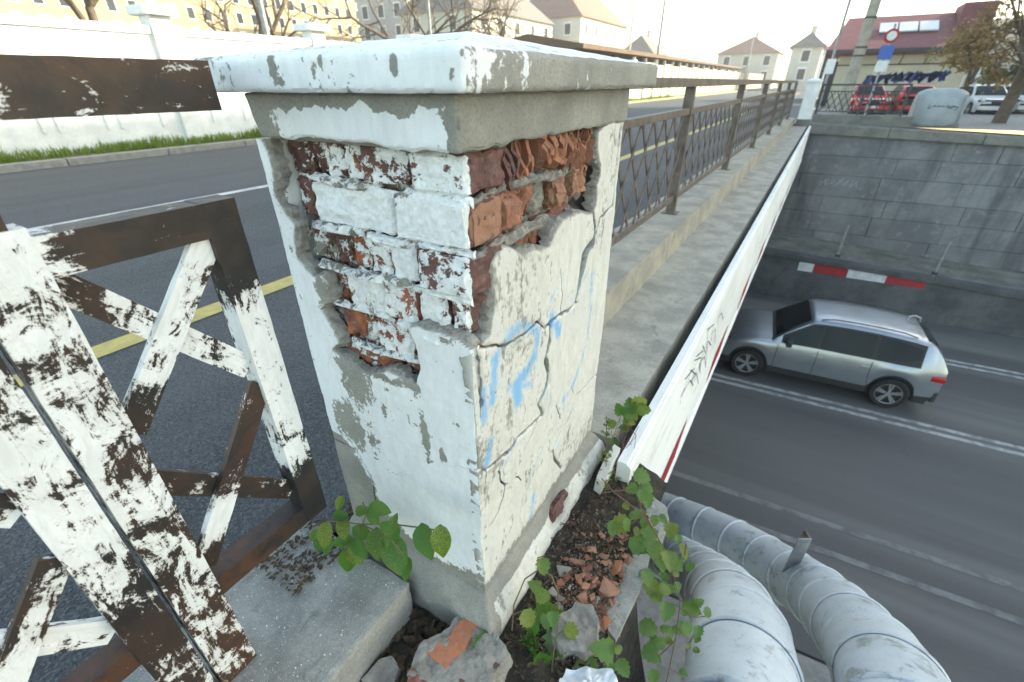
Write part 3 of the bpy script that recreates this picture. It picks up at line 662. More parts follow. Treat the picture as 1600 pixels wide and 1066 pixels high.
for k in range(12): flake(.625+k*.0135, 1.03+rg.uniform(-.004, .004), .075+.012*rg.random(), .006+.004*rg.random(), .07, .35+rg.uniform(-.15, .15), rg.uniform(-.2, .2), D_ if k < 8 else A['flake'], XR-.028-.012*rg.random())
for k in range(7): flake(.80+k*.02, 1.035+rg.uniform(-.012, .012), .06+.02*rg.random(), .008+.006*rg.random(), .07, .9+rg.uniform(-.5, .4), rg.uniform(-.3, .3), A['flake'], XR-.02-.01*rg.random())
for k in range(10): flake(.93+k*.014, 1.03+rg.uniform(-.01, .01), .08, .007+.005*rg.random(), .06, -.2+rg.uniform(-.3, .3), rg.uniform(-.3, .3), (A['flake'], B_, D_)[k % 3], XR-.03-.01*rg.random())
for k in range(5): flake(.84+.05*k, 1.0+.05*rg.random(), .05, .012, .05, 1.2*rg.random()-.6, .4, A['flake'], XR-.012)
# mortar beds sticking out between the courses
def bed(a, b, zoff, proud, thick, seed, paint, right=False):
    pts = []; n = 60
    m = MB(); vs = []; fs = []
    for i in range(n+1):
        t = i/n; u = a+(b-a)*t; w_ = proud*(.55+.45*math.sin(math.pi*min(1, max(0, t*1.02)))**.4)
        for k in range(8):
            an = math.pi*(k/7-.5); yy = math.cos(an)*w_; zz = math.sin(an)*thick/2
            vs.append((u, yy, zz))
        if i:
            for k in range(7): fs.append(((i-1)*8+k, (i-1)*8+k+1, i*8+k+1, i*8+k))
    m.add(vs, fs+[tuple(range(8)), tuple(n*8+k for k in range(7, -1, -1))]); me = m.mesh('mortar_bed', A['mortar'])
    c = coords(me); d = fbm(c+seed, 45, 4, seed); d2 = fbm(c+seed, 130, 3, seed+3)
    c[:, 1] = c[:, 1]*(.9+1.1*d)+.004*d2; c[:, 2] += d*.009+d2*.004+fbm(c*[1, 0, 0]+seed, 9, 2, seed+1)*.006
    if right: c = np.c_[XR-.012+c[:, 1], c[:, 0], zoff+c[:, 2]]
    else: c = np.c_[c[:, 0], FY+.012-c[:, 1], zoff+c[:, 2]]
    setcoords(me, c); setattr_v(me, 'paint', np.clip(paint+.05+.3*d, 0, 1)); place('mortar_bed', me, pil)
for a, b, z_, pr, th, pa in ((-.755, -.62, .997, .024, .016, .55), (-.63, -.41, .993, .014, .014, .7), (-.76, -.655, .913, .028, .018, .6), (-.65, -.545, .909, .022, .016, .75), (-.55, -.408, .908, .016, .013, .7), (-.80, -.69, .826, .022, .014, .5), (-.69, -.55, .829, .024, .018, .5), (-.55, -.42, .824, .016, .016, .8),
                             (-.79, -.62, .744, .018, .014, .7), (-.60, -.50, .742, .02, .016, .8), (-.52, -.41, .735, .026, .016, .6), (-.75, -.55, .66, .018, .014, .5)): bed(a, b, z_, pr, th, int(abs(a*900)), pa)
for a, b, z_, pr, th in ((.57, .66, .992, .020, .016), (.66, .80, .993, .018, .02), (.57, .68, .906, .024, .016), (.68, .85, .90, .02, .022), (.80, .95, .985, .016, .018)): bed(a, b, z_, pr, th, int(a*700), .1, True)
# crumbled mortar filling between
for k in range(46):
    right = k % 2; m = MB(); s_ = .008+.016*rg.random()
    bm = bmesh.new()
    for q in range(11): bm.verts.new((rg.gauss(0, s_*.6), rg.gauss(0, s_*.5), rg.gauss(0, s_*.5)))
    bmesh.ops.convex_hull(bm, input=bm.verts); me = bpy.data.meshes.new('mortar_lump'); bm.to_mesh(me); bm.free(); me.materials.append(A['mortar'] if k % 3 else B_)
    setattr_v(me, 'paint', np.full(len(me.vertices), 0. if right else .45))
    if right: l = (XR-.03-.02*rg.random(), .6+.5*rg.random(), .86+.13*rg.random())
    else: l = (-.84+.3*rg.random()*rg.random(), FY+.02+.02*rg.random(), .68+.36*rg.random())
    me.transform(Matrix.Translation(l)); place('mortar_lump', me, pil)
# dry roots in the hollow
m = MB()
for k in range(26):
    x, z_ = -.80+.09*rg.random(), .82+.22*rg.random(); pts = [(x, FY+.022, z_)]
    for q in range(5): x += rg.uniform(-.012, .016); z_ -= rg.uniform(.004, .03); pts.append((x, FY+.016+.01*rg.random(), z_))
    m.tube(pts, .0011, 5)
for k in range(14):
    y, z_ = .80+.2*rg.random(), 1.0+.05*rg.random(); pts = [(XR, y, z_)]
    for q in range(4): y += rg.uniform(-.02, .025); z_ -= rg.uniform(-.006, .02); pts.append((XR+.002+.006*rg.random(), y, z_))
    m.tube(pts, .0007, 4)
m.build('dry_roots', A['twig'], pil, kind='stuff')
# ---------------- plain block under the cap, then the cap itself
def slabgrid(name, box, res, mat, attr, amp=.003, sc=30, seed=0, edge=.006, jag=None):
    m = MB(); m.box(*box); me = m.mesh(name, mat); subdivide(me, res, 9); c = coords(me); x0, x1, y0, y1, z0, z1 = box
    ctr = np.array([(x0+x1)/2, (y0+y1)/2, (z0+z1)/2]); hs = np.array([(x1-x0)/2, (y1-y0)/2, (z1-z0)/2]); q = np.abs(c-ctr)
    e = np.sort(np.clip((q-(hs-edge))/edge, 0, 1), axis=1)[:, 1]; face = np.where(q >= hs-1e-6, np.sign(c-ctr), 0)
    c2 = c-face*(e*edge*(.35+.9*np.abs(fbm(c, 40, 3, seed))))[:, None]+face*(fbm(c, sc, 4, seed+1)*amp)[:, None]
    if jag is not None: c2 = jag(c, c2)
    setcoords(me, c2)
    for k, fn in attr.items(): setattr_v(me, k, np.clip(fn(c), 0, 1))
    me.polygons.foreach_set('use_smooth', [True]*len(me.polygons)); me.set_sharp_from_angle(angle=R(40)); return place(name, me, pil)
zero = lambda c: np.zeros(len(c))
def neck_bare(c):
    b = np.where(c[:, 1] < .545, .30+.1*fbm(c, 9, 3, 2), 1.)
    fr_ = c[:, 1] < .545
    b = np.where(fr_, np.maximum(b, np.clip(.95-(c[:, 0]+.815+.03*fbm(c, 25, 3, 4))/.05, 0, .97)), b)
    b = np.where(fr_, np.maximum(b, np.clip((c[:, 2]-1.108-.022*fbm(c*[1, 1, .1], 26, 4, 6))/.022, 0, .8)), b)
    return np.where(fr_, np.maximum(b, np.clip((c[:, 0]+.435+.012*fbm(c, 60, 2, 8))/.02, 0, .8)), b)
def neck_jag(c, c2):
    low = np.clip((1.085-c[:, 2])/.018, 0, 1); c2[:, 2] += low*(.008*fbm(c*[1, 1, 0], 26, 4, 9)-.0+.006*np.sin((c[:, 0]+.875)/.468*3.1)*(c[:, 1] < .55))
    left = np.clip((-.845-c[:, 0])/.03, 0, 1); c2[:, 0] += left*np.clip((1.14-c[:, 2])/.075, 0, 1)*.03
    return c2
slabgrid('neck', (-.872, -.402, .534, 1.245, 1.064, 1.1385), .007, A['plaster_l'], {'bare': neck_bare, 'raw': zero, 'blue': zero}, .0022, 30, 5, .006, neck_jag)
CB = [((425, 100), 12, 24, .8), ((500, 95), 7, 18, .7), ((617, 103), 10, 20, 1.0), ((706, 118), 6, 12, .75), ((724, 80), 10, 16, .75), ((440, 125), 14, 14, .5), ((360, 110), 12, 20, .35), ((490, 120), 8, 12, .5), ((405, 120), 5, 20, .5), ((345, 120), 6, 26, .5)]
def cap_bare(c):
    front = c[:, 1] < .503; right = (c[:, 0] > -.37) & ~front; b = .36+.2*fbm(c, 12, 3, 3)+.2*np.clip((-.78-c[:, 0])/.15, 0, 1)
    for (x, y), rx, ry, s in CB:
        p = aty(x, y, .497); p2 = aty(x+rx, y+ry, .497); ax, az = abs(p2.x-p.x)+1e-4, abs(p2.z-p.z)+1e-4
        b = np.where(front, np.maximum(b, .25+.7*s*np.exp(-((c[:, 0]-p.x)/ax)**2-((c[:, 2]-p.z)/az)**2)), b)
    b = np.where(right, np.clip(.42+(c[:, 1]-.5)*1.1+.26*fbm(c*[1, 1, .25], 26, 3, 7), 0, .7), b)
    return np.where(c[:, 2] > 1.188, .72, b)
def cap_jag(c, c2):
    top = c[:, 2] > 1.1865; cx, cy = -.648, .91
    d = np.maximum(np.abs(c[:, 0]-cx)/.286, np.abs(c[:, 1]-cy)/.42); c2[:, 2] += np.where(top, (1-np.clip(d, 0, 1))*.055, 0)
    return c2
slabgrid('cap', (-.934, -.362, .497, 1.33, 1.139, 1.187), .0075, A['plaster_l'], {'bare': cap_bare, 'raw': zero, 'blue': zero}, .002, 30, 15, .005, cap_jag)
# ---------------- plinth: sloped shoulder, then an upright face, one corner burst open
def ring(off, z): return [(PX0-off, PY0-off, z), (PX1+off, PY0-off, z), (PX1+off, PY1+off, z), (PX0-off, PY1+off, z)]
m = MB(); rs = [ring(-.03, .045), ring(.002, .038), ring(.016, .012), ring(.038, -.03), ring(.045, -.055), ring(.048, -.22)]
m.add(sum(rs, []), [(4*k+i, 4*k+(i+1) % 4, 4*k+4+(i+1) % 4, 4*k+4+i) for k in range(5) for i in range(4)])
me = m.mesh('plinth', A['plaster_r']); subdivide(me, .012, 9); c = coords(me); n = normals(me)
def hole(c): return np.exp(-(((c[:, 1]-.93)/.075)**2+((c[:, 2]+.03)/.045)**2)*1.3)*(c[:, 0] > -.42)
d = fbm(c, 14, 4, 61)*.012+fbm(c, 60, 2, 62)*.002; setcoords(me, c+n*d[:, None]-np.c_[1, 0, 0]*(hole(c)*.03)[:, None])
bare = np.where(c[:, 0] > -.395, .35+.2*fbm(c, 9, 3, 1), .98); bare = np.where((c[:, 2] > .0) & (c[:, 0] > -.42), .75, bare)
setattr_v(me, 'bare', np.clip(np.where(c[:, 1] < .545, .99, bare), 0, 1)); setattr_v(me, 'raw', np.clip(hole(c)*1.6-.3, 0, 1)); setattr_v(me, 'blue', np.zeros(len(c)))
me.polygons.foreach_set('use_smooth', [True]*len(me.polygons)); place('plinth', me, pil)
brick(-.425, -.379, .87, .99, -.058, -.004, D_, 77, None, .012, .004)
# a slab of render that has come loose from the far corner of the plinth
m = MB(); pp = [(-.34, 1.09, -.2), (-.325, 1.10, -.02), (-.322, 1.16, .02), (-.32, 1.25, .015), (-.325, 1.29, -.1), (-.335, 1.27, -.2)]
m.prism(pp, (0, 0, 0), (.028, -.01, 0)); me = m.mesh('render_slab', A['plaster_r']); subdivide(me, .02); roughen(me, .004, 20)
for k, v_ in (('bare', .3), ('raw', 0.), ('blue', 0.)): setattr_v(me, k, np.full(len(me.vertices), v_))
props(place('render_slab', me), 'pale slab of render split away from the far foot of the pillar', 'render slab')
# ================================================================== near railing on its slab
XR0 = -.80                                       # camera-side face of the railing
nr = thing('steel_railing', 'rusty steel railing with peeling white paint and crossed flat braces beside the pillar', 'railing', (-.82, .1, 0))
def rail_part(name, a, b, wx, wz, x_front, pfun, rust=lambda c: np.zeros(len(c)), bev=.0025, up=(1, 0, 0)):
    """flat or box bar in the railing plane; a, b = (y, z) of the centre line"""
    xc = x_front-wx/2; m = MB(); m.bar((xc, a[0], a[1]), (xc, b[0], b[1]), wx, wz, up, seg=max(2, int(math.hypot(b[0]-a[0], b[1]-a[1])/.02)))
    me = m.mesh(name, A['steel'], bevel=0); subdivide(me, .016, 6); c = coords(me)
    setattr_v(me, 'paint', np.clip(pfun(c), 0, 1)); setattr_v(me, 'rust', np.clip(rust(c), 0, 1)); dd = np.array([0, b[0]-a[0], b[1]-a[1]]); dd = dd/np.linalg.norm(dd); setattr_v(me, 'la', c@dd); setattr_v(me, 'lb', c@np.array([0, -dd[2], dd[1]])+7*a[0]); setattr_v(me, 'lc', c[:, 0]+3*a[1])
    c2 = c+normals(me)*(fbm(c, 40, 2, 4)*.0009)[:, None]; setcoords(me, c2)
    return place(name, me, nr)
def P0(v): return lambda c: np.full(len(c), v)+.18*fbm(c, 9, 3, 7)
def sst(x, a, b): t = np.clip((x-a)/(b-a), 0, 1); return t*t*(3-2*t)
# hand rail: dark with flecks
rail_part('hand_rail', (-1.2, 1.148), (.452, 1.148), .058, .066, XR0, lambda c: .27+.2*fbm(c, 16, 3, 3), lambda c: .2+.5*sst(c[:, 2], 1.14, 1.18))
# frame of the panel beside the pillar
rail_part('top_bar', (.16, .957), (.376, .957), .05, .055, XR0, lambda c: np.clip(.66-(c[:, 1]-.17)*9, .06, 1)+.1*fbm(c, 12, 2, 2), P0(.15))
rail_part('stile', (.403, .985), (.403, .232), .05, .055, XR0, lambda c: .04+.74*sst(c[:, 2], .90, .76)*sst(c[:, 2], .33, .47)+.1*fbm(c, 12, 2, 9)*sst(c[:, 2], .92, .8))
rail_part('bottom_bar', (.165, .255), (.376, .255), .05, .048, XR0-.0015, P0(.02), lambda c: .1+.8*sst(c[:, 1], .38, .25))
postpaint = lambda c: .67-.2*sst(c[:, 2], .62, .25)+.22*fbm(c, 8, 3, 12)-.22*sst(c[:, 2], .12, .0)
rail_part('post_head', (.124, 1.115), (.124, .998), .04, .058, XR0+.003, P0(.12), P0(.4))
rail_part('post', (.131, .998), (.131, .0), .044, .074, XR0+.006, postpaint, lambda c: .35+.65*sst(c[:, 2], .35, .05))
rail_part('post', (.052, 1.115), (.052, .0), .044, .068, XR0+.004, lambda c: .62-.34*sst(c[:, 2], .5, .2)+.34*fbm(c, 7, 3, 15), lambda c: .1+.6*sst(c[:, 2], .12, 0))
rail_part('bottom_bar', (.018, .255), (-1.1, .255), .05, .048, XR0-.0015, P0(.05), P0(.8))
rail_part('top_bar', (.018, .957), (-1.1, .957), .05, .055, XR0, P0(.5))
BT = .014
def brace(a, b, k, pa, rust=.2):
    rail_part('brace', a, b, BT, .044, XR0-.012-.0155*k, pa, P0(rust))
brace((.380, .932), (.165, .662), 0, lambda c: .72-.42*sst(c[:, 2], .74, .68)+.15*fbm(c, 14, 3, 31))
brace((.160, .932), (.378, .665), 1, lambda c: .72-.5*np.exp(-((c[:, 1]-.205)/.03)**2)+.15*fbm(c, 14, 3, 32))
brace((.382, .632), (.165, .315), 0, lambda c: .30+.2*fbm(c, 10, 3, 33)+.45*np.exp(-((c[:, 2]-.40)/.05)**2), .4)
brace((.150, .560), (.378, .325), 1, lambda c: .36+.34*fbm(c, 12, 3, 34), .3)
brace((.018, .53), (-.16, .30), 0, lambda c: .62+.3*fbm(c, 10, 3, 35)-.3*sst(c[:, 2], .47, .53))
brace((-.14, .50), (.018, .315), 1, lambda c: .72+.2*fbm(c, 10, 3, 36))
brace((.018, .62), (-.16, .85), 1, P0(.6))
# blobs of dried paint at the joints
m = MB(); rg = random.Random(5)
sl = thing('railing_slab', 'weathered grey concrete slab under the rusty railing', 'slab', (-.8, 0, -.2))
m = MB(); m.box(-1.02, -.608, -1.6, .482, -.19, 0); me = m.mesh('slab', A['slab']); subdivide(me, .018, 9); c = coords(me); n = normals(me)
ctr = np.array([-.814, -.56, -.095]); hs = np.array([.206, 1.042, .095]); e = np.sort(np.clip((np.abs(c-ctr)-(hs-.012))/.012, 0, 1), axis=1)[:, 1]
setcoords(me, c+n*(fbm(c, 25, 4, 3)*.0035-e*.007*(.4+np.abs(fbm(c, 30, 2, 5))))[:, None]); place('slab', me, sl)
# ================================================================== far lattice railing on the bridge
fr = thing('lattice_railing', 'long brown steel railing with diamond lattice along the bridge road', 'railing', bxy(-.62, 1, .2))
LR = -.635
def bp(s, z, dl=0): return bxy(LR+dl, s, z)
SP = [.25+2.52*i for i in range(7)]
BS = A['brown_steel']
m = MB(); m.bar(bp(-.02, 1.147), bp(SP[-1], 1.147), .055, .06, (0, 0, 1)); m.v = m.v; m.build('hand_rail', BS, fr, bevel=.004)
for i, s_ in enumerate(SP):
    m = MB(); m.bar(bp(s_, 1.12), bp(s_, .19), .07, .05, tuple(bxy(1, 0)-bxy(0, 0))); m.build('post', BS, fr, bevel=.003)
    m = MB(); m.bar(bp(s_, .2), bp(s_, .204), .13, .11, tuple(bxy(1, 0)-bxy(0, 0))); m.build('base_plate', BS, fr)
for i in range(6):
    a, b = SP[i]+.026, SP[i+1]-.026
    m = MB(); m.bar(bp(a, .958), bp(b, .958), .045, .052, (0, 0, 1)); m.build('top_bar', BS, fr, bevel=.003)
    m = MB(); m.bar(bp(a, .325), bp(b, .325), .045, .034, (0, 0, 1)); m.build('bottom_bar', BS, fr, bevel=.003)
    z0, z1, run, step = .34, .934, .42, .243
    k = -2
    while True:
        s0 = a+k*step*1.0
        if s0 > b: break
        for sgn, dl in ((1, .006), (-1, -.006)):
            p, q = (s0, z0), (s0+run, z1)
            if sgn < 0: p, q = (s0, z1), (s0+run, z0)
            # clip to the bay
            def cl(p, q):
                (x0, y0), (x1, y1) = p, q
                if x1 <= a or x0 >= b: return None
                if x0 < a: y0 += (y1-y0)*(a-x0)/(x1-x0); x0 = a
                if x1 > b: y1 = y0+(y1-y0)*(b-x0)/(x1-x0); x1 = b
                return None if x1-x0 < .05 else ((x0, y0), (x1, y1))
            r_ = cl(p, q)
            if r_:
                m = MB(); m.bar(bp(r_[0][0], r_[0][1], dl), bp(r_[1][0], r_[1][1], dl), .008, .024, tuple(bxy(1, 0)-bxy(0, 0))); m.build('lattice_bar', BS, fr)
        k += 1
# ================================================================== unseen block added outside the view to throw shade over the foreground
ab = thing('shade_block', 'tall plain block added out of view on the right to shade the foreground', 'building', (38, 40, 0))
m = MB(); m.box(30, 44, 19.5, 60, -6, 25.5); m.build('wall', simple('block_render', (.5, .46, .4), (.42, .39, .34), .6, .85), ab)
wm = MB(); wm.box(0, .06, 0, 1.3, 0, 1.5); wme = wm.mesh('window', A['glass'])
for f_ in range(8):
    for k in range(13):
        o = bpy.data.objects.new('window', wme); COL.objects.link(o); o.parent = ab; o.location = (29.96-38, 20.8+k*3-40, .9+f_*3)
m = MB(); m.box(29.6, 44.4, 19.1, 60.4, 25.5, 25.9); m.build('roof', A['coping'], ab)
# ================================================================== soil, rubble and litter round the foot of the pillar
rg = random.Random(21)
CR_, CU_ = M3 @ Vector((1, 0, 0)), M3 @ Vector((0, 1, 0)); CBK = M3 @ Vector((0, 0, 1))
def soilz(x, y):
    z = -.135+.05*max(0, min(1, (y-.45)/.3))*(x > -.4)
    return z-.05*max(0, min(1, (x+.25)/.12))
m = MB(); nx, ny = 48, 120; vs = []; fs = []
for i in range(nx+1):
    for j in range(ny+1):
        x = -.64+.52*i/nx; y = -.3+1.62*j/ny; vs.append((x, y, soilz(x, y)))
vs = np.array(vs); vs[:, 2] += fbm(vs, 22, 4, 3)*.018
for i in range(nx):
    for j in range(ny): fs.append((i*(ny+1)+j, (i+1)*(ny+1)+j, (i+1)*(ny+1)+j+1, i*(ny+1)+j+1))
m.add(vs, fs); o = m.build('soil', A['soil'], smooth='all', kind='structure')
m = MB(); m.box(-.66, -.11, -.35, 1.19, -.3, -.19); m.build('soil_bed', A['soil'], kind='structure')
def hull(r, seed, flat=1., n=12):
    q = random.Random(seed); bm = bmesh.new()
    for _ in range(n): bm.verts.new((q.uniform(-1, 1)*r, q.uniform(-1, 1)*r*.75, q.uniform(-1, 1)*r*.5*flat))
    g = bmesh.ops.convex_hull(bm, input=bm.verts); bmesh.ops.delete(bm, geom=[x for x in g['geom_interior'] if isinstance(x, bmesh.types.BMVert)], context='VERTS')
    bmesh.ops.bevel(bm, geom=list(bm.edges), offset=r*.06, segments=1, affect='EDGES')
    me = bpy.data.meshes.new('fragment'); bm.to_mesh(me); bm.free(); return me
hm = []
for k in range(10):
    me = hull(1., 50+k, .8 if k % 3 else .45); me.materials.append((A['dusty'], A['brick'], A['dusty'], A['mortar'], A['brick_pale'])[k % 5]); setattr_v(me, 'paint', np.zeros(len(me.vertices))); hm.append(me)
PZ = [(900, 830, 985, 905), (872, 870, 945, 960), (905, 905, 960, 1000), (860, 930, 935, 1010), (895, 960, 950, 1030)]
ZN = ['between the hanging vine and the pillar foot', 'close against the pillar foot', 'beside the cracked edge slab', 'around the large mortar lump', 'near the white wrapper']
def frag(px, py, r, k, sink=.3, zn=None):
    sz = 'tiny' if r < .008 else ('small' if r < .013 else 'larger'); wh = ZN[zn] if zn is not None else 'lying on top of the rubble'
    z = -.10; p = atz(px, py, z); z = soilz(p.x, p.y)+r*sink; p = atz(px, py, z)
    o = bpy.data.objects.new('brick_fragment' if k % 5 != 3 else 'mortar_fragment', hm[k % 10]); COL.objects.link(o); o.location = p; o.scale = (r, r, r); o.rotation_euler = (rg.uniform(-.6, .6), rg.uniform(-.6, .6), rg.random()*6.28)
    if k % 5 != 3: props(o, '%s %s brick fragment %s' % (sz, 'deep red' if k % 5 == 1 else 'pale orange', wh), 'brick fragment', 'brick fragments in the rubble')
    else: props(o, '%s grey mortar fragment %s' % (sz, wh), 'mortar fragment', 'mortar fragments in the rubble')
for k in range(215):
    x0, y0, x1, y1 = PZ[k % len(PZ)]; frag(rg.uniform(x0, x1), rg.uniform(y0, y1), .0055+.016*rg.random()**1.8, k, .45, k % len(PZ))
for px, py, r, k in ((897, 878, .024, 0), (905, 908, .02, 1), (952, 922, .034, 2), (962, 888, .026, 4), (880, 893, .026, 3), (970, 838, .024, 0), (892, 965, .022, 6), (912, 978, .03, 2), (975, 868, .016, 5), (930, 905, .02, 7)): frag(px, py, r, k, .5)
# concrete edge slab that has cracked away, with lumps of mortar
def plate(name, px, z, th, mat, seed, label, cat, tilt=0., amp=.006, sub=.012):
    pts = [atz(x, y, z) for x, y in px]; m = MB(); m.prism(pts, (0, 0, -th), (0, 0, 0)); me = m.mesh(name, mat)
    bm = bmesh.new(); bm.from_mesh(me); bmesh.ops.triangulate(bm, faces=[f for f in bm.faces if len(f.verts) > 4]); bm.to_mesh(me); bm.free()
    subdivide(me, sub, 8); c = coords(me); n = normals(me); setcoords(me, c+n*(fbm(c, 28, 4, seed)*amp)[:, None])
    if 'paint' not in me.attributes: setattr_v(me, 'paint', np.zeros(len(me.vertices)))
    return props(place(name, me), label, cat)
plate('edge_slab', [(918, 896), (960, 868), (1016, 866), (1006, 905), (985, 950), (962, 1000), (950, 985), (944, 960), (930, 935)], -.125, .045, A['slab'], 4, 'cracked grey concrete edge slab above the drop beside the rubble', 'slab', amp=.004)
plate('mortar_lump', [(872, 960), (900, 940), (922, 950), (936, 970), (934, 1000), (915, 1015), (880, 1018), (862, 990)], -.08, .05, A['mortar'], 7, 'large grey mortar lump among the brick fragments', 'mortar lump', amp=.02)
plate('concrete_block', [(985, 775), (1010, 772), (1040, 790), (1045, 815), (1030, 830), (995, 815)], -.12, .12, A['slab'], 9, 'rough grey concrete block under the near end of the white fascia', 'concrete block', amp=.012)
# the big chunk of masonry with a red brick in it
ch = thing('masonry_chunk', 'fallen chunk of mortar with a broken red brick in it', 'masonry chunk', atz(715, 1010, -.12))
def chunkpart(name, px, z, th, mat, seed, amp):
    pts = [atz(x, y, z) for x, y in px]; m = MB(); m.prism(pts, (0, 0, -th), (0, 0, 0)); me = m.mesh(name, mat); bm = bmesh.new(); bm.from_mesh(me)
    bmesh.ops.triangulate(bm, faces=[f for f in bm.faces if len(f.verts) > 4]); bm.to_mesh(me); bm.free(); subdivide(me, .009, 8); c = coords(me); n = normals(me)
    top = np.clip((c[:, 2]-(z-th))/th, 0, 1); setcoords(me, c+n*(fbm(c, 35, 4, seed)*amp)[:, None]-np.c_[c[:, :2]-c[:, :2].mean(0), np.zeros(len(c))]*(top*.06)[:, None]); setattr_v(me, 'paint', np.zeros(len(c)))
    return place(name, me, ch)
chunkpart('mortar', [(724, 947), (735, 955), (767, 977), (799, 1019), (778, 1052), (765, 1085), (690, 1085), (634, 1055), (640, 1030), (651, 1009), (675, 992), (705, 972)], -.045, .09, A['mortar'], 3, .014)
chunkpart('brick', [(735, 958), (758, 969), (745, 985), (722, 1020), (712, 1037), (696, 1049), (662, 1020), (704, 992), (712, 974)], -.0415, .04, A['brick_pale'], 5, .0035)
chunkpart('brick', [(634, 1046), (645, 1040), (672, 1062), (690, 1085), (640, 1085)], -.043, .04, A['brick'], 6, .004)
chunkpart('brick', [(715, 1052), (760, 1020), (783, 1035), (760, 1066), (720, 1085)], -.05, .03, A['brick_dark'], 8, .004)
o = plate('mortar_fragment', [(565, 1062), (590, 1030), (612, 1024), (625, 1042), (610, 1075), (580, 1085)], -.11, .05, A['mortar'], 11, 'pale broken mortar lump lying in the dark trench beside the slab', 'mortar fragment', amp=.008)
# dead leaves, crumbs and twigs in the trench: too many to count
m = MB(); rg = random.Random(8)
def litter(n, box, s0, s1, zadd=.004):
    for k in range(n):
        x, y = rg.uniform(box[0], box[1]), rg.uniform(box[2], box[3])
        if -.93 < x < -.35 and .50 < y < 1.3: continue
        z = (soilz(x, y) if x > -.61 else (.002 if y < .48 else -.06))+zadd+.012*rg.random(); s = rg.uniform(s0, s1); a = rg.random()*6.28; t1, t2 = rg.uniform(-.6, .6), rg.uniform(-.6, .6)
        q = Matrix.Rotation(a, 3, 'Z') @ Matrix.Rotation(t1, 3, 'X') @ Matrix.Rotation(t2, 3, 'Y'); pts = [(-1, 0, 0), (-.4, .5, .15), (.3, .45, .1), (1, 0, .3), (.3, -.45, .1), (-.4, -.5, .2), (0, 0, -.1)]
        m.add([q @ Vector(p)*s+Vector((x, y, z)) for p in pts], [(6, 0, 1), (6, 1, 2), (6, 2, 3), (6, 3, 4), (6, 4, 5), (6, 5, 0)])
litter(700, (-.61, -.40, -.1, .53), .006, .018); litter(900, (-.36, -.14, .45, 1.25), .003, .011); litter(260, (-1.0, -.83, .30, .49), .003, .011, 0); litter(60, (-1.0, -.9, .45, 1.2), .008, .018)
for k in range(60):
    x, y = rg.uniform(-.6, -.15), rg.uniform(.05, 1.2); a = rg.random()*6.28; l = rg.uniform(.03, .1)
    if -.93 < x < -.35 and .50 < y: continue
    z = soilz(x, y)+.012; m.tube([(x, y, z), (x+math.cos(a)*l*.5, y+math.sin(a)*l*.5, z+.008*rg.random()), (x+math.cos(a)*l, y+math.sin(a)*l, z+.01*rg.random())], .0012, 5)
m.build('leaf_litter', A['deadleaf'], recalc=False, label='dead brown leaves and twigs in the trench and rubble', cat='leaf litter', kind='stuff')
# crumbled brick and mortar, down to dust
m = MB(); rg = random.Random(77)
for k in range(2600):
    x0, y0, x1, y1 = PZ[k % len(PZ)]; p = atz(rg.uniform(x0-25, x1+12), rg.uniform(y0-25, y1+15), -.1); z = soilz(p.x, p.y)+.006+.008*rg.random(); s = .0012+.004*rg.random()**2.5; m.m = 0 if rg.random() < .45 else 1
    v = [Vector((p.x, p.y, z))+Vector((rg.uniform(-1, 1), rg.uniform(-1, 1), rg.uniform(-1, 1)))*s for _ in range(5)]; m.add(v, [(0, 1, 2), (0, 2, 3), (0, 3, 1), (4, 2, 1), (4, 3, 2), (4, 1, 3)])
m.build('rubble_grit', [A['dusty'], A['mortar']], recalc=False, label='crumbled brick and mortar grit over the rubble', cat='grit', kind='stuff')
# paint flakes and grit on the slab and on the kerb side
m = MB()
for k in range(420):
    x, y = rg.uniform(-1.0, -.63), rg.uniform(-.05, .47); s = rg.uniform(.0008, .003); a = rg.random()*6.28; z = .0035
    m.add([(x+s*math.cos(a+b)*rg.uniform(.5, 1), y+s*math.sin(a+b)*rg.uniform(.5, 1), z+.0008*b) for b in (0, 1.5, 3, 4.6)], [(0, 1, 2, 3)])
m.build('paint_flakes', A['white_paint'], recalc=False, label='tiny white paint flakes scattered on the railing slab', cat='paint flakes', kind='stuff')
# crumpled white plastic wrapper
m = MB(); base = [atz(x, y, -.07) for x, y in ((874, 1052), (886, 1036), (925, 1030), (958, 1034), (968, 1056), (972, 1090), (930, 1095), (884, 1090))]
c0 = sum(base, Vector())/len(base); vs = [c0+Vector((0, 0, .02))]; fs = []; N_ = 40
for ring_ in range(1, 9):
    for k in range(N_):
        t = k/N_*len(base); i = int(t); p = base[i % len(base)].lerp(base[(i+1) % len(base)], t-i); q = c0.lerp(p, ring_/8); vs.append(q)
v = np.array([tuple(p) for p in vs]); v[:, 2] += np.abs(fbm(v*[1, 1, 0], 45, 2, 4))*.03-.042+fbm(v*[1, 1, 0], 110, 2, 7)*.012
fs = [(0, 1+k, 1+(k+1) % N_) for k in range(N_)]+[(1+(r_-1)*N_+k, 1+(r_-1)*N_+(k+1) % N_, 1+r_*N_+(k+1) % N_, 1+r_*N_+k) for r_ in range(1, 8) for k in range(N_)]
fs = [f[::-1] for f in fs]; m.add(v, fs); m.build('plastic_wrapper', A['film'], smooth='all', recalc=False, label='crumpled white plastic wrapper in the rubble', cat='wrapper')
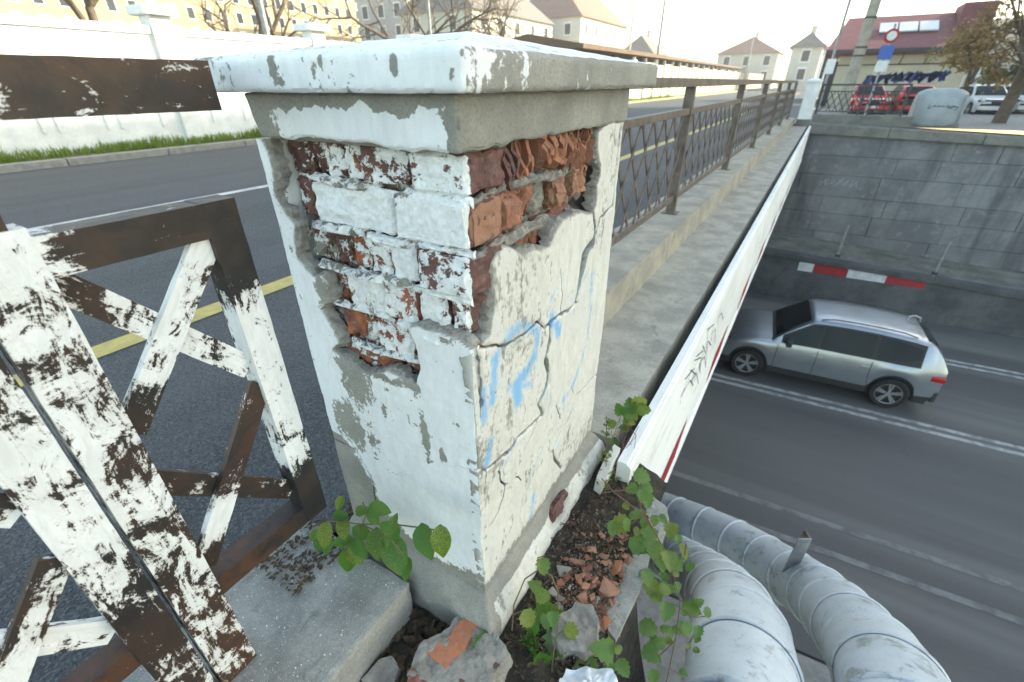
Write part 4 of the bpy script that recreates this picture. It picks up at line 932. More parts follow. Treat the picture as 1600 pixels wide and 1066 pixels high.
# ================================================================== plants
def leafmesh(name, kind, mat, seed):
    q = random.Random(seed); n = 9; m = MB(); vs = []; fs = []
    for i in range(n+1):
        t = i/n
        if kind == 'ovate': w_ = .30*math.sin(math.pi*t**.75)**.8
        else: w_ = .42*math.sin(math.pi*min(1, t**.6))**.7
        if kind != 'ovate' and 0 < i < n: w_ *= (1.12 if i % 2 else .84)
        if i in (0, n): w_ = .004
        bend = -.28*(t-.3)**2
        for s_ in (-1, -.5, 0, .5, 1): vs.append((s_*w_, t, bend+abs(s_)*w_*.38+.02*math.sin(t*17+s_*3+seed)*abs(s_)))
        if i:
            for k in range(4): fs.append(((i-1)*5+k, (i-1)*5+k+1, i*5+k+1, i*5+k))
    m.add(vs, fs); return m.mesh(name, mat, smooth='all', recalc=False)
OV = [leafmesh('leaf', 'ovate', A['leaf'], k) for k in range(3)]; VN = [leafmesh('leaf', 'vine', A['vine'], 5+k) for k in range(3)]; VD = [leafmesh('leaf', 'vine', A['leaf'], 9+k) for k in range(2)]
def leaf(parent, meshes, p, ang, ln, rg, face=.35):
    """ang: direction the tip points in the view, 0 = right, 90 = up; ln metres"""
    d = CR_*math.cos(R(ang))+CU_*math.sin(R(ang)); nrm = (CBK+Vector((rg.uniform(-face, face), rg.uniform(-face, face), rg.uniform(-.1, .8)*face*2))).normalized()
    d = (d-nrm*d.dot(nrm)).normalized(); x = d.cross(nrm).normalized(); mx = Matrix((x, d, nrm)).transposed().to_4x4(); o = bpy.data.objects.new('leaf', rg.choice(meshes)); COL.objects.link(o); o.parent = parent
    s = ln*rg.uniform(.95, 1.1); mx = Matrix.Translation(Vector(p)-d*ln*.5-parent.location) @ mx @ Matrix.Diagonal((s, s, s, 1)); o.matrix_local = mx; return Vector(p)-d*ln*.5
rg = random.Random(3)
pa = thing('seedling_shrub', 'leafy green seedling sprouting between the slab and the pillar foot', 'plant', aty(560, 850, .45))
LA = [(200, 560, 150, -95), (315, 520, 120, -80), (290, 435, 90, 175), (130, 560, 80, -120), (440, 400, 85, 10), (505, 445, 80, -60), (545, 390, 100, -20), (440, 545, 120, -30), (420, 640, 120, -50), (530, 620, 160, -85), (310, 595, 100, -160), (640, 470, 75, 80), (620, 565, 120, -110), (650, 690, 200, -70), (715, 775, 110, -85),
      (840, 595, 145, -70), (942, 602, 140, -85), (265, 735, 130, -100), (345, 715, 160, -95), (300, 870, 240, -80), (345, 955, 120, -60), (215, 625, 100, -100), (290, 355, 80, -110), (380, 690, 110, -40), (600, 500, 80, -10), (160, 620, 110, -85)]
def apx(x, y): return (460+.2439*x, 700+.2439*y)
m = MB(); hub = aty(*apx(430, 490), .44)
for a in ([(210, 470), (300, 472), (430, 490), (600, 485), (760, 505), (900, 525)], [(430, 490), (370, 590), (330, 680), (270, 770)], [(430, 490), (520, 530), (620, 590), (690, 680)], [(420, 540), (460, 420), (440, 350)]):
    m.tube([aty(*apx(x, y), .44+.01*math.sin(x)) for x, y in a], .0016, 6)
m.tube([hub, aty(560, 850, .47), aty(585, 900, .49)], .0022, 6)
m.build('stem', A['stem'], pa)
for i, (x, y, l, a) in enumerate(LA): leaf(pa, OV, aty(*apx(x, y), .425+.02*((i*7) % 5)/5), a, l*.2439*.00205, rg)
pv = thing('hanging_vine', 'green vine with toothed leaves hanging over the drop by the pipes', 'vine', atdepth(1040, 880, 1.3))
LV = [(850, 210, 120, -20), (770, 300, 100, 200), (880, 290, 105, -30), (850, 350, 90, -100), (885, 375, 110, -80), (680, 560, 160, 190), (640, 585, 100, -100), (735, 560, 95, -60), (830, 690, 160, 10), (940, 530, 80, -100), (1000, 520, 75, -60), (1060, 600, 120, -95), (910, 620, 110, -30), (945, 740, 125, -95), (1045, 820, 150, -100), (985, 840, 110, -80), (1150, 755, 100, -90), (1100, 840, 90, -60), (870, 950, 130, -70), (930, 1020, 130, -60), (1020, 1030, 100, 10)]
LV = [(820+.2158*x, 700+.2158*y, l*.2158, a) for x, y, l, a in LV]
LW = [(990, 230, 130, -75), (1055, 345, 150, -60), (1135, 310, 110, 0), (1140, 500, 140, -100), (1000, 625, 155, -30), (1140, 625, 95, -10), (1070, 745, 130, 190), (1030, 840, 150, -35), (1355, 480, 160, -20), (1480, 500, 90, 0), (1310, 640, 100, -60), (1400, 660, 95, -100), (1250, 600, 80, -80), (1040, 1020, 120, -80), (1280, 990, 60, -40), (1400, 420, 90, 20)]
LW = [(820+.1933*x, 860+.1933*y, l*.1933, a) for x, y, l, a in LW]
for i, (x, y, l, a) in enumerate(LV+LW): leaf(pv, VN, atdepth(x, y, 1.25+.12*((i*5) % 7)/7), a, l*1.25/707*1.12, rg, .75)
VP_ = [(960, 770), (1000, 800), (1022, 830), (1036, 855), (1050, 893), (1063, 941), (1056, 995), (1046, 1044)]
for k in range(46):
    i = rg.randrange(len(VP_)-1); u = rg.random(); x = VP_[i][0]*(1-u)+VP_[i+1][0]*u+rg.gauss(0, 26); y = VP_[i][1]*(1-u)+VP_[i+1][1]*u+rg.gauss(0, 20)
    leaf(pv, VN, atdepth(x, y, 1.30+.2*rg.random()), rg.uniform(-150, -20), rg.uniform(.018, .036), rg, .7)
m = MB()
for a in ([(940, 748), (960, 770), (1000, 800), (1022, 830), (1036, 855), (1050, 893), (1063, 941), (1056, 995), (1046, 1044), (1038, 1080)], [(1022, 830), (1000, 790), (1003, 745)], [(1056, 945), (1085, 965), (1110, 962)], [(1050, 893), (1070, 870), (1072, 850)], [(1056, 1000), (1020, 1035)], [(940, 770), (985, 765)], [(1046, 1044), (1070, 1060)]): m.tube([atdepth(x, y, 1.3) for x, y in a], .0016, 6)
m.build('stem', A['redstem'], pv)
pw = thing('corner_creeper', 'green creeper with heart shaped leaves and arching stem at the pillar corner', 'vine', atdepth(840, 1000, 1.22))
LX = [(625, 800, 190, 170), (500, 950, 210, -60), (800, 960, 140, -60), (690, 950, 100, 60), (80, 290, 110, 150), (180, 460, 200, 0), (150, 370, 130, -10), (230, 560, 110, -90), (260, 760, 210, -90), (140, 900, 160, -80), (30, 560, 160, -60), (100, 540, 120, -40), (380, 660, 130, -40), (150, 130, 120, -85), (760, 800, 80, -20), (60, 640, 140, -100), (190, 560, 120, 20)]
LX = [(820+.1933*x, 860+.1933*y, l*.1933, a) for x, y, l, a in LX]+[(752, 1008, 42, -105)]
for i, (x, y, l, a) in enumerate(LX): leaf(pw, VN+VD, atdepth(x, y, 1.12+.06*((i*5) % 7)/7), a, l*1.15/707*1.12, rg, .65)
m = MB()
for a in ([(800, 985), (803, 945), (820, 905), (845, 888), (862, 900), (872, 925), (871, 985), (864, 1025), (860, 1080)], [(845, 888), (840, 872), (852, 868)], [(803, 960), (830, 950)], [(864, 1000), (880, 985)]): m.tube([atdepth(x, y, 1.14) for x, y in a], .0019, 6)
m.build('stem', A['stem'], pw)
def herb(name, label, p0, p1, n, spread, lsz, D, mat, seed):
    q = random.Random(seed); t = thing(name, label, 'plant', atdepth(*p0, D)); a, b = atdepth(*p0, D), atdepth(*p1, D); m = MB()
    m.tube([a, a.lerp(b, .5)+CR_*.004, b], .0014, 6); f = MB()
    for k in range(n):
        u = .25+.75*q.random(); c = a.lerp(b, u); an = q.random()*6.28; br = spread*(1.15-u)*(.4+.6*q.random())
        e = c+(CR_*math.cos(an)+CBK*math.sin(an)*.7)*br+CU_*br*.5; m.tube([c, c.lerp(e, .6)+CU_*.004, e], .0006, 4)
        for r_ in range(9):
            pc = c.lerp(e, .25+.75*q.random()); d = Vector((q.gauss(0, 1), q.gauss(0, 1), q.gauss(0, 1)+.5)).normalized(); s_ = d.orthogonal().normalized()*lsz*.22; l = lsz*(.6+.8*q.random())
            f.add([pc, pc+d*l*.5+s_, pc+d*l, pc+d*l*.5-s_], [(0, 1, 2, 3)])
    m.build('stem', A['stem'], t); f.build('foliage', mat, t, recalc=False, kind='stuff'); return t
YG = m_leaf('weed_leaf', (.14, .17, .05), (.1, .14, .05), (.3, .26, .08))
herb('tall_weed', 'tall thin yellow green weed growing behind the pillar foot', (942, 845), (948, 655), 34, .06, .010, 1.55, YG, 2)
herb('weed', 'small bright green weed among the brick fragments', (922, 888), (924, 850), 14, .035, .014, 1.42, A['leaf'], 3)
herb('weed', 'feathery green weed beside the white wrapper', (830, 1040), (828, 985), 26, .05, .012, 1.16, A['leaf'], 4)
herb('weed', 'dry weed stalk caught between pillar and fascia', (962, 780), (955, 690), 16, .05, .010, 1.6, YG, 5)
pi = thing('ivy', 'dark green ivy leaves between the ledge and the fascia end', 'ivy', atz(985, 680, -.03))
for i, (x, y, l, a) in enumerate([(985, 632, 24, 100), (1000, 630, 26, 20), (978, 645, 20, 160), (983, 660, 18, 0), (1005, 640, 20, -10), (968, 640, 18, 120), (990, 648, 16, -60), (975, 668, 16, 180), (955, 662, 14, 150), (960, 690, 14, 90)]): leaf(pi, VD, atdepth(x, y, 1.66), a, l*1.7/707*1.1, rg, .5)
m = MB()
for k in range(14): m.tube([atdepth(960+rg.uniform(-15, 35), 740+rg.uniform(-25, 20), 1.62), atdepth(970+rg.uniform(-20, 25), 690+rg.uniform(-20, 20), 1.65), atdepth(985+rg.uniform(-20, 15), 650+rg.uniform(-10, 20), 1.66)], .001, 4)
m.build('stem', A['twig'], pi)
# ================================================================== heating pipes rising past the abutment
def smooth_path(pts, n):
    out = []
    for i in range(len(pts)-1):
        p0, p1, p2, p3 = pts[max(i-1, 0)], pts[i], pts[i+1], pts[min(i+2, len(pts)-1)]
        for k in range(n):
            t = k/n; out.append(.5*((2*p1)+(p2-p0)*t+(2*p0-5*p1+4*p2-p3)*t*t+(3*p1-p0-3*p2+p3)*t**3))
    return out+[pts[-1]]
def pipe(px, rad, nseg, label):
    c = [atdepth(x, y, d) for x, y, d in px]; e_ = c[-1]; c += [e_+Vector((.02, -.6, -.05)), e_+Vector((.05, -1.6, -.1)), e_+Vector((.1, -3.2, -.1))]; path = smooth_path(c, 14); L = [0]
    for a, b in zip(path, path[1:]): L.append(L[-1]+(b-a).length)
    t = thing('heating_pipe', label, 'pipe', path[len(path)//2])
    def at(s):
        for i in range(len(L)-1):
            if L[i+1] >= s: return path[i].lerp(path[i+1], (s-L[i])/max(1e-6, L[i+1]-L[i]))
        return path[-1]
    for k in range(nseg):
        s0, s1 = L[-1]*k/nseg, L[-1]*(k+1)/nseg; m = MB()
        m.tube([at(s0+(s1-s0)*q/4-(.012 if q == 0 else 0)) for q in range(5)], [rad*(1.0 if q else .985)+.003*(k % 2) for q in range(5)], 40); m.build('sleeve', A['pipe'], t, smooth=True)
        m = MB(); a, b = at(s1-.013), at(s1+.006); d = (b-a).normalized(); m.tube([a-d*.004, a, a.lerp(b, .5), b, b+d*.004], [rad+.001, rad+.008, rad+.0095, rad+.008, rad+.001], 40, cap=False); m.build('band', A['pipe'], t, smooth='all')
    return t
pipe([(985, 850, 4.6), (1030, 862, 4.2), (1075, 888, 3.5), (1120, 925, 2.75), (1150, 970, 2.2), (1159, 1030, 1.85), (1156, 1110, 1.6), (1150, 1220, 1.4)], .2, 22, 'pale blue grey clad heating pipe beside the hanging vine')
pipe([(960, 770, 5.3), (1056, 809, 4.5), (1130, 840, 4.05), (1200, 880, 3.6), (1277, 931, 3.05), (1340, 995, 2.4), (1385, 1060, 1.95), (1415, 1140, 1.65), (1430, 1250, 1.45)], .2, 24, 'pale blue grey clad heating pipe on the road side of the steel upright')
t = thing('steel_upright', 'rusty edged steel angle upright standing between the two pipes', 'post', atdepth(1215, 948, 3.0))
top, bot = atdepth(1258, 842, 3.0), None
bot = Vector((top.x, top.y, -5)); m = MB()
m.bar(top, bot, .09, .008, tuple(CR_), 12); me = m.mesh('flange', A['galv']); place('flange', me, t)
m = MB(); m.bar(top+CR_*.041+Vector((-.02, .03, 0)), bot+CR_*.041+Vector((-.02, .03, 0)), .008, .07, tuple(CR_), 12)
m.build('web', simple('rusty_steel', (.16, .09, .05), (.3, .3, .28), 14, .8), t)
# ================================================================== far side of the underpass
FB = A['wall_dark']
def wy(x): return 16.42+.075*x                    # foot of the low wall
bw = thing('barrier_wall', 'low sooty concrete wall with a red and white warning strip beside the lower road', 'wall', (2, wy(2), LZ))
m = MB(); n = 40; vs = []; fs = []
for i in range(n+1):
    x = -14+i*1.6; zt = -3.6-.052*max(-2, min(9, x)); y = wy(x); vs += [(x, y-.12, LZ-.1), (x, y+.02, zt-.16), (x, y-.03, zt-.14), (x, y-.03, zt), (x, y+.35, zt), (x, y+.35, LZ-.1)]
    if i:
        for k in range(5): fs.append(((i-1)*6+k, (i-1)*6+k+1, i*6+k+1, i*6+k))
m.add(vs, fs); m.build('wall', FB, bw)
def onwall(x, z):                                  # face of the wall leans back a little
    y = wy(x); zt = -3.6-.052*max(-2, min(9, x))-.16; f = (z-LZ)/(zt-LZ); return Vector((x, y-.12+.14*f-.006, z))
for i, (x0, x1, mt) in enumerate(((.81, 1.217, 'white_paint'), (1.22, 2.13, 'red_paint'), (2.133, 3.11, 'white_paint'), (3.113, 4.06, 'red_paint'))):
    m = MB(); m.add([onwall(x0, -4.09-.015*x0), onwall(x1, -4.09-.015*x1), onwall(x1, -3.825-.015*x1), onwall(x0, -3.825-.015*x0)], [(0, 1, 2, 3)]); m.build('warning_stripe', A[mt], bw, recalc=False)
# walkway behind it with a gutter kerb
m = MB(); vs = []; fs = []
for i in range(n+1):
    x = -14+i*1.6; zt = -3.62-.052*max(-2, min(9, x)); y = wy(x); pr = [(y+.3, zt-.015), (y+1.15, zt-.02), (y+1.16, zt+.06), (y+1.28, zt+.06), (y+1.29, zt-.03), (y+1.75, zt-.03), (y+1.76, zt+.08), (y+2.6, zt+.1)]
    vs += [(x, a, b) for a, b in pr]
    if i:
        for k in range(len(pr)-1): fs.append(((i-1)*8+k, (i-1)*8+k+1, i*8+k+1, i*8+k))
m.add(vs, fs); m.build('walkway', A['coping'], kind='structure')
for px, py in ((1308, 400), (1460, 428)):
    p = aty(px, py, 16.95+.06*(px-1308)/150); t = thing('guard_post', 'slim grey steel guard rail post ' + ('with dark clamp nearer the white fascia' if px < 1400 else 'above the end of the red and white strip'), 'post', p)
    m = MB(); m.bar(p+Vector((0, 0, -.1)), p+Vector((.01, .02, .98)), .06, .05, (1, 0, 0)); m.build('shaft', A['galv'], t, bevel=.008)
    m = MB(); m.box(p.x-.06, p.x+.06, p.y-.05, p.y+.05, p.z-.02, p.z+.05); m.build('foot', A['dark_steel'], t)
# retaining wall of large blocks with a coping
rw = thing('retaining_wall', 'tall sooty retaining wall of large stone blocks behind the walkway', 'wall', (4, 18.6, LZ))
def ry(x): return 18.62+.035*x
m = MB(); m.add([(-3, ry(-3)+.06, LZ), (70, ry(70)+.06, LZ), (70, ry(70)+.06, -.3), (-3, ry(-3)+.06, -.3)], [(0, 1, 2, 3)]); m.build('mortar_backing', A['wall_dark'], rw)
rg = random.Random(2); z = -3.85; row = 0; bms = []
hts = [.52, .62, .55, .66, .58, .6]
for h in hts:
    x = -1.2-.7*(row % 2)
    while x < 22:
        l = 1.0+rg.random()*1.3; g = .004; m = MB(); x1 = x+l; zt = min(z+h, -.31); dy = rg.uniform(-.015, .02)
        m.add([(x+g, ry(x)+dy, z+g), (x1-g, ry(x1)+dy, z+g), (x1-g, ry(x1)+dy, zt-g), (x+g, ry(x)+dy, zt-g), (x+g, ry(x)+.2, z+g), (x1-g, ry(x1)+.2, z+g), (x1-g, ry(x1)+.2, zt-g), (x+g, ry(x)+.2, zt-g)], [(0, 1, 2, 3), (4, 7, 6, 5), (0, 4, 5, 1), (1, 5, 6, 2), (2, 6, 7, 3), (3, 7, 4, 0)])
        o = m.build('stone_block', A['block'], rw, bevel=.008); x = x1
    z += h; row += 1
x = -.1
while x < 26:
    m = MB(); x1 = x+2.2; q = .06*min(1, x/5)
    m.add([(x+.006, ry(x)-.13, -.30-.03*x*.9), (x1-.006, ry(x1)-.13, -.30-.03*x1*.9), (x1-.006, ry(x1)+.5, -.30-.03*x1*.9), (x+.006, ry(x)+.5, -.30-.03*x*.9), (x+.006, ry(x)-.13, -.01-.036*x), (x1-.006, ry(x1)-.13, -.01-.036*x1), (x1-.006, ry(x1)+.5, .02-.036*x1), (x+.006, ry(x)+.5, .02-.036*x)], [(3, 2, 1, 0), (4, 5, 6, 7), (0, 1, 5, 4), (1, 2, 6, 5), (2, 3, 7, 6), (3, 0, 4, 7)])
    m.build('coping_stone', A['coping'], rw, bevel=.02); x = x1
def tag_(rg, k):
    x0 = .75+k*.17; z0 = -1.72; a = rg.random()*6.28
    return [Vector((x0+.05*i+.06*math.sin(i*2.3+a), ry(x0)-.022, z0+.13*math.sin(i*1.9+a)+.04*(k == 3))) for i in range(5)]
scrib(rw, 9, 6, tag_, .022, (0, -1, 0), A['white_ink'])
# far abutment below the end of the bridge
m = MB(); m.box(-14, -.25, 17.45, 20, -5.2, -.1); m.build('far_abutment', A['wall_dark'], label='dark concrete abutment carrying the far end of the bridge', cat='abutment')
# ================================================================== cars
def make_car(name, label, loc, rz, paint, suv=True, L=4.57, W=1.85, H=1.67, group=None):
    """built along +X (nose at +X), wheels on z = 0"""
    t = thing(name, label, 'car', loc, rz, group)
    wb = 2.797 if suv else .612*L; xf = L*.5-.185*L; xr = xf-wb; wr = .355 if suv else .31; arch = wr+.055; hw = W/2
    X = np.linspace(-L/2, L/2, 93); belt = .60*H; hood = .625*H if suv else .6*H
    # key points of the glass house
    wsb, wst = L*.5-.275*L, L*.5-.43*L; rt, rb = -L/2+.12*L, -L/2+.015*L
    def top(x):
        if x > wsb: u = (x-wsb)/(L/2-wsb); return hood-.02-(hood-.46*H)*u**3.2-.05*u
        if x > wst: u = (wsb-x)/(wsb-wst); return hood+(H*.955-hood)*u**.85
        if x > rt: u = (wst-x)/(wst-rt); return H*.955+.045*H*math.sin(math.pi*min(1, u*1.0))**.6*.9-.03*H*u
        u = (rt-x)/(rt+L/2); return (H*.925)*(1-u**2.2)+(belt+.02)*u**2.2 if suv else H*.93-(H*.93-belt-.03)*u**1.3
    def wid(x):
        e = abs(x)/(L/2); return hw*(1-.16*max(0, (e-.62)/.38)**2.2)
    def bot(x):
        b = .27 if suv else .2
        for xw in (xf, xr):
            d = abs(x-xw)
            if d < arch: b = max(b, wr+math.sqrt(arch*arch-d*d))
        if x > L/2-.12 or x < -L/2+.1: b = max(b, .33)
        return b
    clad = .43 if suv else .28
    body, cl, gl = MB(), MB(), MB(); rings = []
    for x in X:
        b, tp, w_ = bot(x), top(x), wid(x); cb = max(clad, b+.055 if b > clad-.1 else clad); bl = min(belt, tp-.03)
        cb = min(cb, bl-.05); glassy = tp > belt+.06; wt = w_*(.80 if glassy else .9)
        k = min(1, max(0, (tp-belt)/(H*.93-belt))); wt = w_*.93*(1-k)+w_*.735*k
        pts = [(w_*.97, b), (w_*.99, cb), (w_, cb+(bl-cb)*.45), (w_*.985, cb+(bl-cb)*.8), (w_*.955, bl), (wt+(w_*.945-wt)*.08 if glassy else w_*.93, tp-.06*(.4+.6*k) if glassy else bl+(tp-bl)*.5), (wt*.93, tp-.018), (wt*.6, tp-.003), (0, tp)]
        rings.append([(x, y, z) for y, z in pts])
    n = len(rings[0])
    for s_ in (1, -1):
        for i in range(len(X)-1):
            for k in range(n-1):
                q = [rings[i][k], rings[i+1][k], rings[i+1][k+1], rings[i][k+1]]; q = [(a, b*s_, c) for a, b, c in q]
                (cl if k == 0 else body).add(q, [(0, 1, 2, 3)])
    for tgt, nm, mt in ((body, 'body', paint), (cl, 'cladding', A['plastic'] if suv else paint)):
        me = tgt.mesh(nm, mt, recalc=False); bm = bmesh.new(); bm.from_mesh(me); bmesh.ops.remove_doubles(bm, verts=bm.verts, dist=.0008); bmesh.ops.recalc_face_normals(bm, faces=bm.faces); bm.to_mesh(me); bm.free()
        me.polygons.foreach_set('use_smooth', [True]*len(me.polygons)); me.set_sharp_from_angle(angle=R(42)); bo = place(nm, me, t, world=False)
        if nm == 'body': bodyo = bo
    m = MB(); m.box(-L/2+.14, L/2-.14, -hw*.88, hw*.88, .24, belt-.12); m.build('underbody', A['plastic'], t, world=False)
    for sx, nm in ((1, 'front_bumper'), (-1, 'rear_bumper')):
        m = MB(); x0 = sx*(L/2-.10); m.box(min(x0, x0+sx*.12), max(x0, x0+sx*.12), -hw*.86, hw*.86, .30, .56 if suv else .5); m.build(nm, A['plastic'] if suv else paint, t, bevel=.04, world=False)
    # glass: side windows as panes just proud of the glass house
    def side(x, f):
        """point on the side glass at height fraction f"""
        tp, w_ = top(x), wid(x); k = min(1, max(0, (tp-belt)/(H*.93-belt))); wt = w_*.93*(1-k)+w_*.735*k; z0, z1 = belt, tp-.06*(.4+.6*k); y0, y1 = w_*.955, wt+(w_*.945-wt)*.08
        return Vector((x, y0+(y1-y0)*f, z0+(z1-z0)*f))
    xa, xb_, xc, xd = wsb-.22, .02*L, -.205*L, -L/2+.115*L
    spans = [(xa, xb_+.035), (xb_-.035, xc+.03), (xc-.05, xd)]
    for s_ in (1, -1):
        m = MB(); vs = []; fs = []
        for i in range(25):
            x = xa+.05+(xd-.03-xa-.05)*i/24
            for f in (.05, .5, .95): p = side(x, f); vs.append((p.x, (p.y+.003)*s_, p.z))
            if i:
                for k in range(2): fs.append(((i-1)*3+k, (i-1)*3+k+1, i*3+k+1, i*3+k))
        m.add(vs, fs); m.build('window_surround', A['plastic'], t, smooth='all', world=False)
        for xg in (xb_, xc-.01, wsb-.12):
            pts = []; m = MB()
            for z_ in np.linspace(clad+.01, belt-.01, 8):
                u = (z_-clad)/(belt-clad); w_ = wid(xg); pts.append((xg-.10*(xg == xc-.01)*max(0, .5-u), s_*(w_*(1.0 if .3 < u < .6 else .993)*(1 if u < .85 else .975)+.003), z_))
            m.ribbon(pts, .012, (0, s_, 0)); m.build('door_gap', A['plastic'], t, recalc=False, world=False)
        for j, (a, b) in enumerate(spans):
            m = MB(); vs = []; fs = []; N = 10
            for i in range(N+1):
                x = a+(b-a)*i/N; lo, hi = .10, .90
                if j == 0: hi = min(.90, max(.14, 1.0-max(0, (x-wst+.02)/(wsb-wst))*.2)); hi = .9 if x < wst else .9
                if j == 2: lo = .12+.25*(i/N)**2; hi = .88-.12*(i/N)**2
                for f in (lo, (lo+hi)/2, hi): p = side(x, f); vs.append((p.x, (p.y+.008)*s_, p.z))
                if i:
                    for k in range(2): fs.append(((i-1)*3+k, (i-1)*3+k+1, i*3+k+1, i*3+k))
            m.add(vs, fs); m.build('side_window', A['glass'], t, smooth='all', world=False)
        for xh in (xb_-.10, xc-.02):
            p = side(xh, 0); m = MB(); m.box(p.x-.02, p.x+.16, min(s_*(p.y-.005), s_*(p.y+.035)), max(s_*(p.y-.005), s_*(p.y+.035)), p.z-.16, p.z-.13); m.build('door_handle', A['alloy'] if suv else paint, t, bevel=.008, world=False)
        p = side(wsb-.3, .1); m = MB(); m.box(p.x-.07, p.x+.05, min(s_*(p.y+.02), s_*(p.y+.2)), max(s_*(p.y+.02), s_*(p.y+.2)), p.z-.02, p.z+.12); m.build('wing_mirror', A['plastic'] if suv else paint, t, bevel=.03, world=False)
        if suv:
            pts = [(x, s_*wid(x)*.70, top(x)+(.035 if 0 < i < 7 else .0)) for i, x in enumerate(np.linspace(wst-.12, rt+.15, 8))]; m = MB(); m.tube(pts, .014, 8); m.build('roof_rail', A['dark_steel'], t, smooth=True, world=False)
        for xw in (xf, xr):
            c = (xw, s_*(hw-.115), wr); m = MB(); prof = [(wr-.12, -.11), (wr-.03, -.115), (wr, -.08), (wr, .08), (wr-.03, .115), (wr-.11, .11), (wr-.125, .09)]; vs = []; fs = []; N = 36
            for i in range(N):
                a = 2*math.pi*i/N
                for r_, o_ in prof: vs.append((c[0]+r_*math.cos(a), c[1]+o_*s_, c[2]+r_*math.sin(a)))
            q = len(prof)
            for i in range(N):
                for k in range(q-1): fs.append((i*q+k, i*q+k+1, ((i+1) % N)*q+k+1, ((i+1) % N)*q+k))
            m.add(vs, fs); ty = m.build('wheel', A['tyre'], t, smooth=True, world=False)
            m = MB(); R1 = wr-.115
            for i in range(5):
                for d_ in (-.13, .13):
                    a = 2*math.pi*i/5+.3+d_; m.bar((c[0]+.03*math.cos(a), c[1]+s_*.085, c[2]+.03*math.sin(a)), (c[0]+R1*math.cos(a), c[1]+s_*.095, c[2]+R1*math.sin(a)), .03, .036, (0, 1, 0))
            pts = [(c[0]+(R1+.006)*math.cos(2*math.pi*i/36), c[1]+s_*.095, c[2]+(R1+.006)*math.sin(2*math.pi*i/36)) for i in range(37)]; m.tube(pts, .016, 6, cap=False)
            m.tube([(c[0], c[1]+s_*.07, c[2]), (c[0], c[1]+s_*.105, c[2])], .05, 14); rim = m.build('rim', A['alloy'], ty, smooth=True, world=False)
            m = MB(); m.tube([(c[0], c[1]+s_*.02, c[2]), (c[0], c[1]+s_*.045, c[2])], R1+.02, 30); m.build('brake_backing', A['plastic'], ty, world=False)
    # wind and rear screens
    def screen(x0, x1, nm, f=.86, dz=.008):
        m = MB(); vs = []; fs = []
        for i in range(9):
            x = x0+(x1-x0)*i/8; tp, w_ = top(x), wid(x); k = min(1, max(0, (tp-belt)/(H*.93-belt))); wt = w_*.93*(1-k)+w_*.735*k
            sl = 1 if x1 > x0 else -1
            for y, dz_ in ((-wt*.91, -.016), (-wt*.6, -.002), (0, 0), (wt*.6, -.002), (wt*.91, -.016)): vs.append((x+(.008 if nm == 'windscreen' else -.008), y*.97, tp+dz_+dz))
            if i:
                for q in range(4): fs.append(((i-1)*5+q, (i-1)*5+q+1, i*5+q+1, i*5+q))
        m.add(vs, fs); m.build(nm, A['glass'], t, smooth='all', world=False)
    screen(wst+.05, wsb-.05, 'windscreen'); screen(rt-.05, -L/2+.05 if suv else rb+.02, 'rear_screen')
    for s_ in (1, -1):
        m = MB(); yy = sorted((s_*hw*.62, s_*hw*.84)); m.box(L/2-.24, L/2-.03, yy[0], yy[1], .50*H*.8+.1, .50*H*.8+.25); m.build('headlight', A['lamp_clear'], t, bevel=.03, world=False)
        yy = sorted((s_*hw*.66, s_*hw*.925)); m = MB(); m.box(-L/2+.0, -L/2+.24, yy[0], yy[1], belt-.22, belt-.10); m.build('tail_light', A['lamp_red'], t, bevel=.03, world=False)
    m = MB(); m.box(L/2-.1, L/2+.012, -.26, .26, .42*H*.8+.1, .42*H*.8+.21); m.build('grille', A['plastic'], t, bevel=.02, world=False)
    m = MB(); m.box(L/2-.0, L/2+.03, -.26, .26, .38, .48); m.build('number_plate', A['white_paint'], t, world=False)
    return t
rwp, fwp = Vector((2.913, 10.961, 0)), Vector((.111, 10.769, 0)); dv = (fwp-rwp).normalized(); ang = math.atan2(dv.y, dv.x)
side_n = Vector((dv.y, -dv.x, 0)); side_n = side_n if side_n.y > 0 else -side_n
mid = (rwp+fwp)/2+side_n*.92
suv = make_car('parked_car', '', (0, 0, 0), 0, A['silver'], True, 4.42, 1.85, 1.73); suv.name = 'car'
Lc = 4.42; off = .185*Lc+2.797/2-Lc/2          # wheelbase centre relative to the body centre
suv.location = (mid.x+dv.x*off, mid.y+dv.y*off, LZ+.005); suv.rotation_euler = (0, 0, ang); props(suv, 'silver blue estate car with roof rails on the lower road', 'car')
m = MB(); p0 = (-1.55, -.35, 1.60); m.tube([(-1.5, -.28, 1.63), (-1.52, -.28, 1.72), (-1.62, -.28, 1.76), (-1.72, -.28, 1.72), (-1.74, -.28, 1.63)], .018, 8); m.build('roof_aerial', A['alloy'], suv, smooth=True, world=False)
